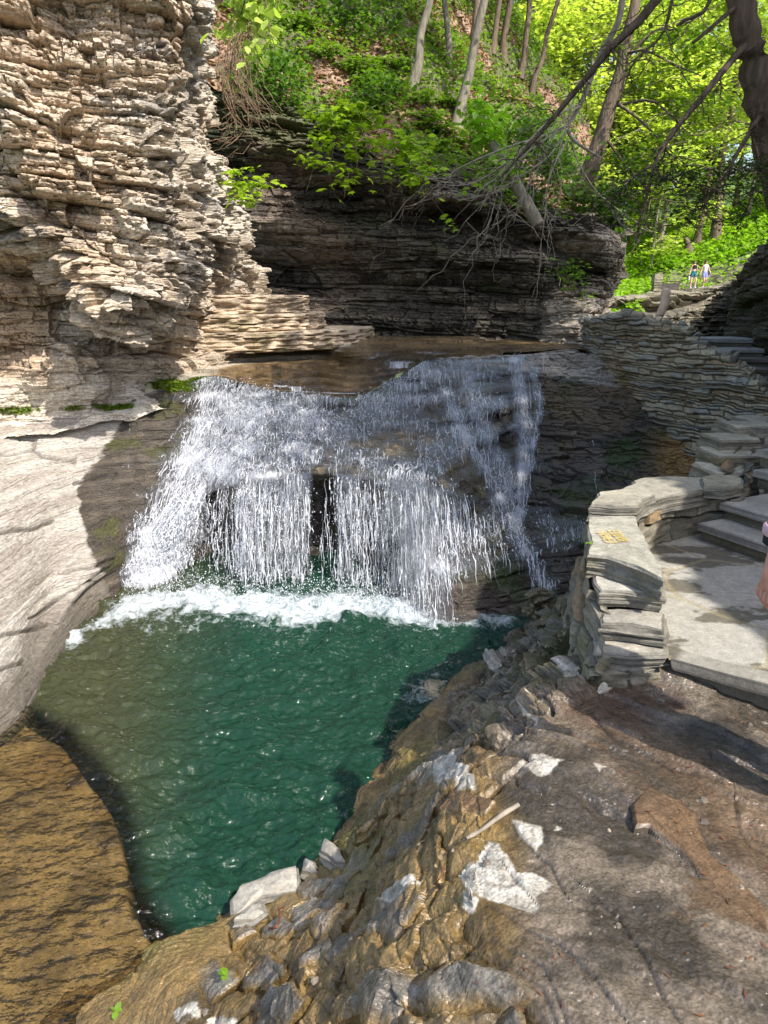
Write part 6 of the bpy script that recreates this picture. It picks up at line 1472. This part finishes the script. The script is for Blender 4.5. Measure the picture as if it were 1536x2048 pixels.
def shell(src, name, mat, keep, grow, parent):
    """clothing: the part of the body inside keep(co), pushed outward and thickened"""
    bm = bmesh.new(); bm.from_mesh(src.data); bm.normal_update()
    dead = [f for f in bm.faces if not keep(f.calc_center_median())]
    bmesh.ops.delete(bm, geom=dead, context='FACES')
    if name == 'shoe':
        seen = set(); best = []
        for f in bm.faces:
            if f in seen: continue
            comp, todo = [], [f]; seen.add(f)
            while todo:
                g_ = todo.pop(); comp.append(g_)
                for e in g_.edges:
                    for h_ in e.link_faces:
                        if h_ not in seen: seen.add(h_); todo.append(h_)
            if len(comp) > len(best): best = comp
        bs_ = set(best); bmesh.ops.delete(bm, geom=[f for f in bm.faces if f not in bs_], context='FACES')
    bmesh.ops.delete(bm, geom=[v for v in bm.verts if not v.link_faces], context='VERTS')
    for v in bm.verts: v.co += v.normal * grow(v.co)
    me = bpy.data.meshes.new(name); bm.to_mesh(me); bm.free(); me.materials.append(mat)
    o = bpy.data.objects.new(name, me); COL.objects.link(o); o.parent = parent
    s = o.modifiers.new('thick', 'SOLIDIFY'); s.thickness = .006; s.offset = -1
    return o
def body(root, lhand, rhand, lfoot, rfoot, lelb, relb, lknee, rknee, mat, headyaw=0.0, hands=True, s=1.0):
    """standing figure facing -y; x is to the viewer's right. Heights for a 1.65 m person"""
    V = [(0, 0, .92), (0, .005, 1.03), (0, 0, 1.14), (0, -.005, 1.27), (0, .0, 1.38), (0, .01, 1.44), (0, -.005, 1.50),   # 0-6 spine and neck
         (-.155, 0, 1.355), lelb[0], lhand[0], (.155, 0, 1.355), relb[0], rhand[0],                                          # 7-9, 10-12 arms
         (-.085, 0, .88), lknee[0], lfoot[0], (.085, 0, .88), rknee[0], rfoot[0]]                                           # 13-15, 16-18 legs
    Rr = [(.135, .10), (.115, .085), (.12, .085), (.135, .09), (.085, .07), (.045, .045), (.05, .055),
          (.052, .052), (.036, .036), (.024, .022), (.052, .052), (.036, .036), (.024, .022),
          (.09, .09), (.056, .058), (.036, .04), (.09, .09), (.056, .058), (.036, .04)]
    E = [(0,1),(1,2),(2,3),(3,4),(4,5),(5,6),(4,7),(7,8),(8,9),(4,10),(10,11),(11,12),(0,13),(13,14),(14,15),(0,16),(16,17),(17,18)]
    # calves and thighs
    for a, b, r_, f in ((14, 15, .052, .35), (17, 18, .052, .35), (8, 9, .033, .35), (11, 12, .033, .35)):
        p = np.array(V[a]) * (1 - f) + np.array(V[b]) * f; p[1] += .012 if a in (14, 17) else 0; k = len(V); V.append(tuple(p)); Rr.append((r_, r_)); E.remove((a, b)); E += [(a, k), (k, b)]
    # feet
    for f_ in (15, 18):
        p = V[f_]; k = len(V); V += [(p[0], p[1] + .03, p[2] - .055), (p[0], p[1] - .08, p[2] - .06), (p[0] * 1.05, p[1] - .15, p[2] - .065)]; Rr += [(.034, .034), (.036, .026), (.03, .018)]; E += [(f_, k), (k, k + 1), (k + 1, k + 2)]
    # hands: palm, four fingers, thumb
    if hands:
        for h_, e_ in ((9, 8), (12, 11)):
            p = np.array(V[h_]); d = p - np.array(V[e_]); d /= np.linalg.norm(d); sd = np.array([0, -1, 0.0]) - d * d[1] * -1; sd /= np.linalg.norm(sd)
            k = len(V); V.append(tuple(p + d * .05)); Rr.append((.016, .03)); E.append((h_, k))
            for i in range(4):
                a = p + d * .08 + sd * (.022 - .015 * i); L_ = [.065, .075, .07, .055][i]; inn = np.array([-np.sign(p[0]), 0, 0]) * .02
                k2 = len(V); V += [tuple(a), tuple(a + d * L_ * .5 + inn * .3), tuple(a + d * L_ * .9 + inn)]; Rr += [(.009, .009), (.008, .008), (.0065, .0065)]; E += [(k, k2), (k2, k2 + 1), (k2 + 1, k2 + 2)]
            k2 = len(V); V += [tuple(p + d * .035 + sd * .035), tuple(p + d * .07 + sd * .05)]; Rr += [(.011, .011), (.008, .008)]; E += [(k, k2), (k2, k2 + 1)]
    # head
    cy, sy_ = math.cos(headyaw), math.sin(headyaw)
    def hd(x, y, z): return (x * cy - y * sy_, x * sy_ + y * cy, z)
    k = len(V); V += [hd(0, -.01, 1.555), hd(0, .005, 1.61)]; Rr += [(.066, .082), (.07, .088)]; E += [(6, k), (k, k + 1)]
    o = skin_mesh('body', V, Rr, E, mat, root, 2)
    return o, hd
def add_face(root, hd, hairmat, long=False, s=1):
    V = []
    bm = bmesh.new()
    def ball(c, r_, sc=(1, 1, 1)):
        g_ = bmesh.ops.create_icosphere(bm, subdivisions=2, radius=r_)
        for v in g_['verts']: v.co = Vector((v.co.x * sc[0], v.co.y * sc[1], v.co.z * sc[2])) + Vector(hd(*c))
    # hair cap with a bun or falling behind the shoulders
    ball((0, .022, 1.625), .088, (.92, 1.0, 1.0)); ball((0, .07, 1.585), .06, (1.1, .8, 1.3))
    if long: ball((-.05, .055, 1.50), .05, (.7, .7, 1.9)); ball((.05, .055, 1.50), .05, (.7, .7, 1.9)); ball((0, .075, 1.47), .06, (1, .6, 1.8))
    else: ball((0, .12, 1.62), .035)
    me = bpy.data.meshes.new('hair'); bm.to_mesh(me); bm.free(); me.materials.append(hairmat)
    for p in me.polygons: p.use_smooth = True
    o = bpy.data.objects.new('hair', me); COL.objects.link(o); o.parent = root
    bm = bmesh.new(); ball((0, -.093, 1.572), .013, (.8, 1.1, 1.5)); 
    me = bpy.data.meshes.new('nose'); bm.to_mesh(me); bm.free(); me.materials.append(M_skin); n_ = bpy.data.objects.new('nose', me); COL.objects.link(n_); n_.parent = root
    bm = bmesh.new(); ball((-.028, -.082, 1.598), .009, (1.3, .6, .8)); ball((.028, -.082, 1.598), .009, (1.3, .6, .8)); ball((0, -.088, 1.54), .010, (2, .5, .5))
    me = bpy.data.meshes.new('eyes_and_mouth'); bm.to_mesh(me); bm.free(); me.materials.append(M_facial); n_ = bpy.data.objects.new('eyes_and_mouth', me); COL.objects.link(n_); n_.parent = root
M_facial = plain('dark_features', (.12, .04, .035), .5)
M_black = plain('black_cloth', (.012, .012, .014), .9); M_teal = plain('teal_cloth', (.01, .13, .17), .9); M_white = plain('white_cloth', (.72, .72, .75), .9, var=.1); M_lil = plain('periwinkle_cloth', (.25, .27, .72), .9, var=.15); M_shoe = plain('white_shoe', (.75, .78, .82), .6, var=.1)
def feetz(px_, py_): return W(px_, py_, 45.5)
def shoes(root, b, zmax=.085, xm=0.0):
    shell(b, 'shoe', M_shoe, lambda c: c.z < zmax and c.x < xm, lambda c: .012, root); shell(b, 'shoe', M_shoe, lambda c: c.z < zmax and c.x >= xm, lambda c: .012, root)
HS = .96
def standing(px_, py_):
    p = np.array(W(px_, py_, 45.5)); p[2] = max(p[2], float(sample(FAR, p[0], p[1])) + .0); return tuple(p)
# walker in black top and teal shorts, striding, arms down
root = empty('person', standing(1384, 576)); root.scale = (HS,) * 3
tag(root, 'walker in black crop top and teal shorts holding a pale bottle on the far path', 'person')
b, hd = body(root, [(-.27, -.03, .82)], [(.22, .02, .83)], [(-.14, -.05, .075)], [(.10, -.16, .075)], [(-.215, .03, 1.08)], [(.19, .05, 1.08)], [(-.12, -.05, .48)], [(.14, -.14, .49)], M_skin, .15)
add_face(root, hd, M_hair, True)
shell(b, 'top', M_black, lambda c: 1.17 < c.z < 1.40 and abs(c.x) < .145 - max(0, c.z - 1.3) * .5, lambda c: .010, root)
shell(b, 'shorts', M_teal, lambda c: .70 < c.z < 1.04 and abs(c.x) < .20, lambda c: .012 + max(0, .9 - c.z) * .10, root)
shoes(root, b)
bp_ = Vector(root.location) + Vector((-.285 * HS, -.045, .62 * HS))
bt = empty('water_bottle', tuple(bp_)); tag(bt, 'pale cylindrical water bottle carried by the walker in teal shorts', 'bottle')
def lathe(name, prof, mat, parent, k=18):
    V = [(r_ * math.cos(a), r_ * math.sin(a), z) for r_, z in prof for a in np.linspace(0, 2 * math.pi, k, endpoint=False)]
    q = [(i * k + j, i * k + (j + 1) % k, (i + 1) * k + (j + 1) % k, (i + 1) * k + j) for i in range(len(prof) - 1) for j in range(k)]
    return mesh_obj(name, V, q, mat, parent=parent, smooth=True)
lathe('bottle_body', [(.001, -.14), (.042, -.14), (.045, -.13), (.045, .06), (.035, .085), (.022, .09), (.001, .091)], M_white, bt)
lathe('cap', [(.024, .088), (.026, .092), (.026, .12), (.001, .124)], M_black, bt)
tubes('strap', np.array([[(-.02, 0, .10), (-.03, 0, .15), (0, 0, .185), (.03, 0, .15), (.02, 0, .10)]]), np.full((1, 5), .006), M_black, 6, bt)
# walker in white top and periwinkle shorts
root = empty('person', standing(1406, 578)); root.scale = (HS,) * 3
tag(root, 'walker in a white sleeveless top and periwinkle shorts with one arm held out', 'person')
b, hd = body(root, [(-.30, -.05, .86)], [(.33, -.10, .90)], [(-.05, -.02, .075)], [(-.02, .22, .10)], [(-.24, .02, 1.10)], [(.24, -.0, 1.12)], [(-.05, -.12, .49)], [(.08, -.08, .50)], M_skin, .9)
add_face(root, hd, M_hair2, False)
shell(b, 'top', M_white, lambda c: 1.02 < c.z < 1.42 and abs(c.x) < .15 - max(0, c.z - 1.3) * .4, lambda c: .012, root)
shell(b, 'shorts', M_lil, lambda c: .68 < c.z < 1.04 and abs(c.x) < .19, lambda c: .010, root)
shoes(root, b, .12, -.035)
# person at the right edge: only the hanging hand reaches into the frame
HAND = np.array(W(1546, 1118, 1.86))
root = empty('person', (HAND[0] + .37, HAND[1] + .02, HAND[2] - .80)); tag(root, 'person at the right edge with one reddish hanging hand and a black wristband', 'person')
M_pinkc = plain('pink_sleeve', (.62, .40, .46), .9, var=.15); M_navy = plain('navy_cloth', (.02, .025, .05), .9)
zg = HAND[2] - .80; 
b, hd = body(root, [(-.37, -.02, .80)], [(.235, .02, .82)], [(-.10, .0, .075)], [(.10, -.02, .075)], [(-.29, .03, 1.07)], [(.21, .04, 1.08)], [(-.10, 0, .48)], [(.10, -.01, .48)], M_skin2, .3, hands=False)
add_face(root, hd, M_hair2, False)
shell(b, 'shirt', M_pinkc, lambda c: .86 < c.z < 1.43, lambda c: .012, root); shell(b, 'trousers', M_navy, lambda c: .10 < c.z < .95 and abs(c.x) < .19, lambda c: .016, root); shoes(root, b)
# the visible hand: palm, curled fingers and thumb as one skinned chain
wrist = np.array([-.37, -.02, .80]); V = [wrist + (0, 0, .05), wrist, wrist + (-.004, -.004, -.045), wrist + (-.006, -.008, -.085)]; Rr = [(.025, .028), (.023, .03), (.018, .036), (.014, .034)]; E = [(0, 1), (1, 2), (2, 3)]
for i in range(4):
    y0 = -.030 + .020 * i; L_ = [.9, 1.05, 1.0, .8][i]; base_ = wrist + (-.004, y0, -.088)
    k = len(V); V += [base_, base_ + np.array([-.006, -.002, -.034]) * L_, base_ + np.array([.010, -.002, -.056]) * L_, base_ + np.array([.030, 0, -.058]) * L_]; Rr += [(.0105,) * 2, (.0095,) * 2, (.0085,) * 2, (.007,) * 2]; E += [(3, k), (k, k + 1), (k + 1, k + 2), (k + 2, k + 3)]
k = len(V); V += [wrist + (.006, -.040, -.030), wrist + (.014, -.055, -.065), wrist + (.024, -.052, -.092)]; Rr += [(.014,) * 2, (.011,) * 2, (.0085,) * 2]; E += [(1, k), (k, k + 1), (k + 1, k + 2)]
skin_mesh('hand', V, Rr, E, M_skin2, root, 2)
def ring(name, mat, z, r_, th, h_): 
    prof = [(r_, -h_), (r_ + th, -h_ * .7), (r_ + th, h_ * .7), (r_, h_)]
    o = lathe(name, prof, mat, root); o.location = tuple(wrist + (0, 0, z)); o.scale = (.9, 1.1, 1); return o
ring('wristband', M_black, .055, .030, .006, .014); ring('sleeve_cuff', M_pinkc, .085, .033, .008, .018)
for o in list(COL.objects):
    if o.type == 'MESH' and len(o.data.materials) == 0: print('nomat', o.name)
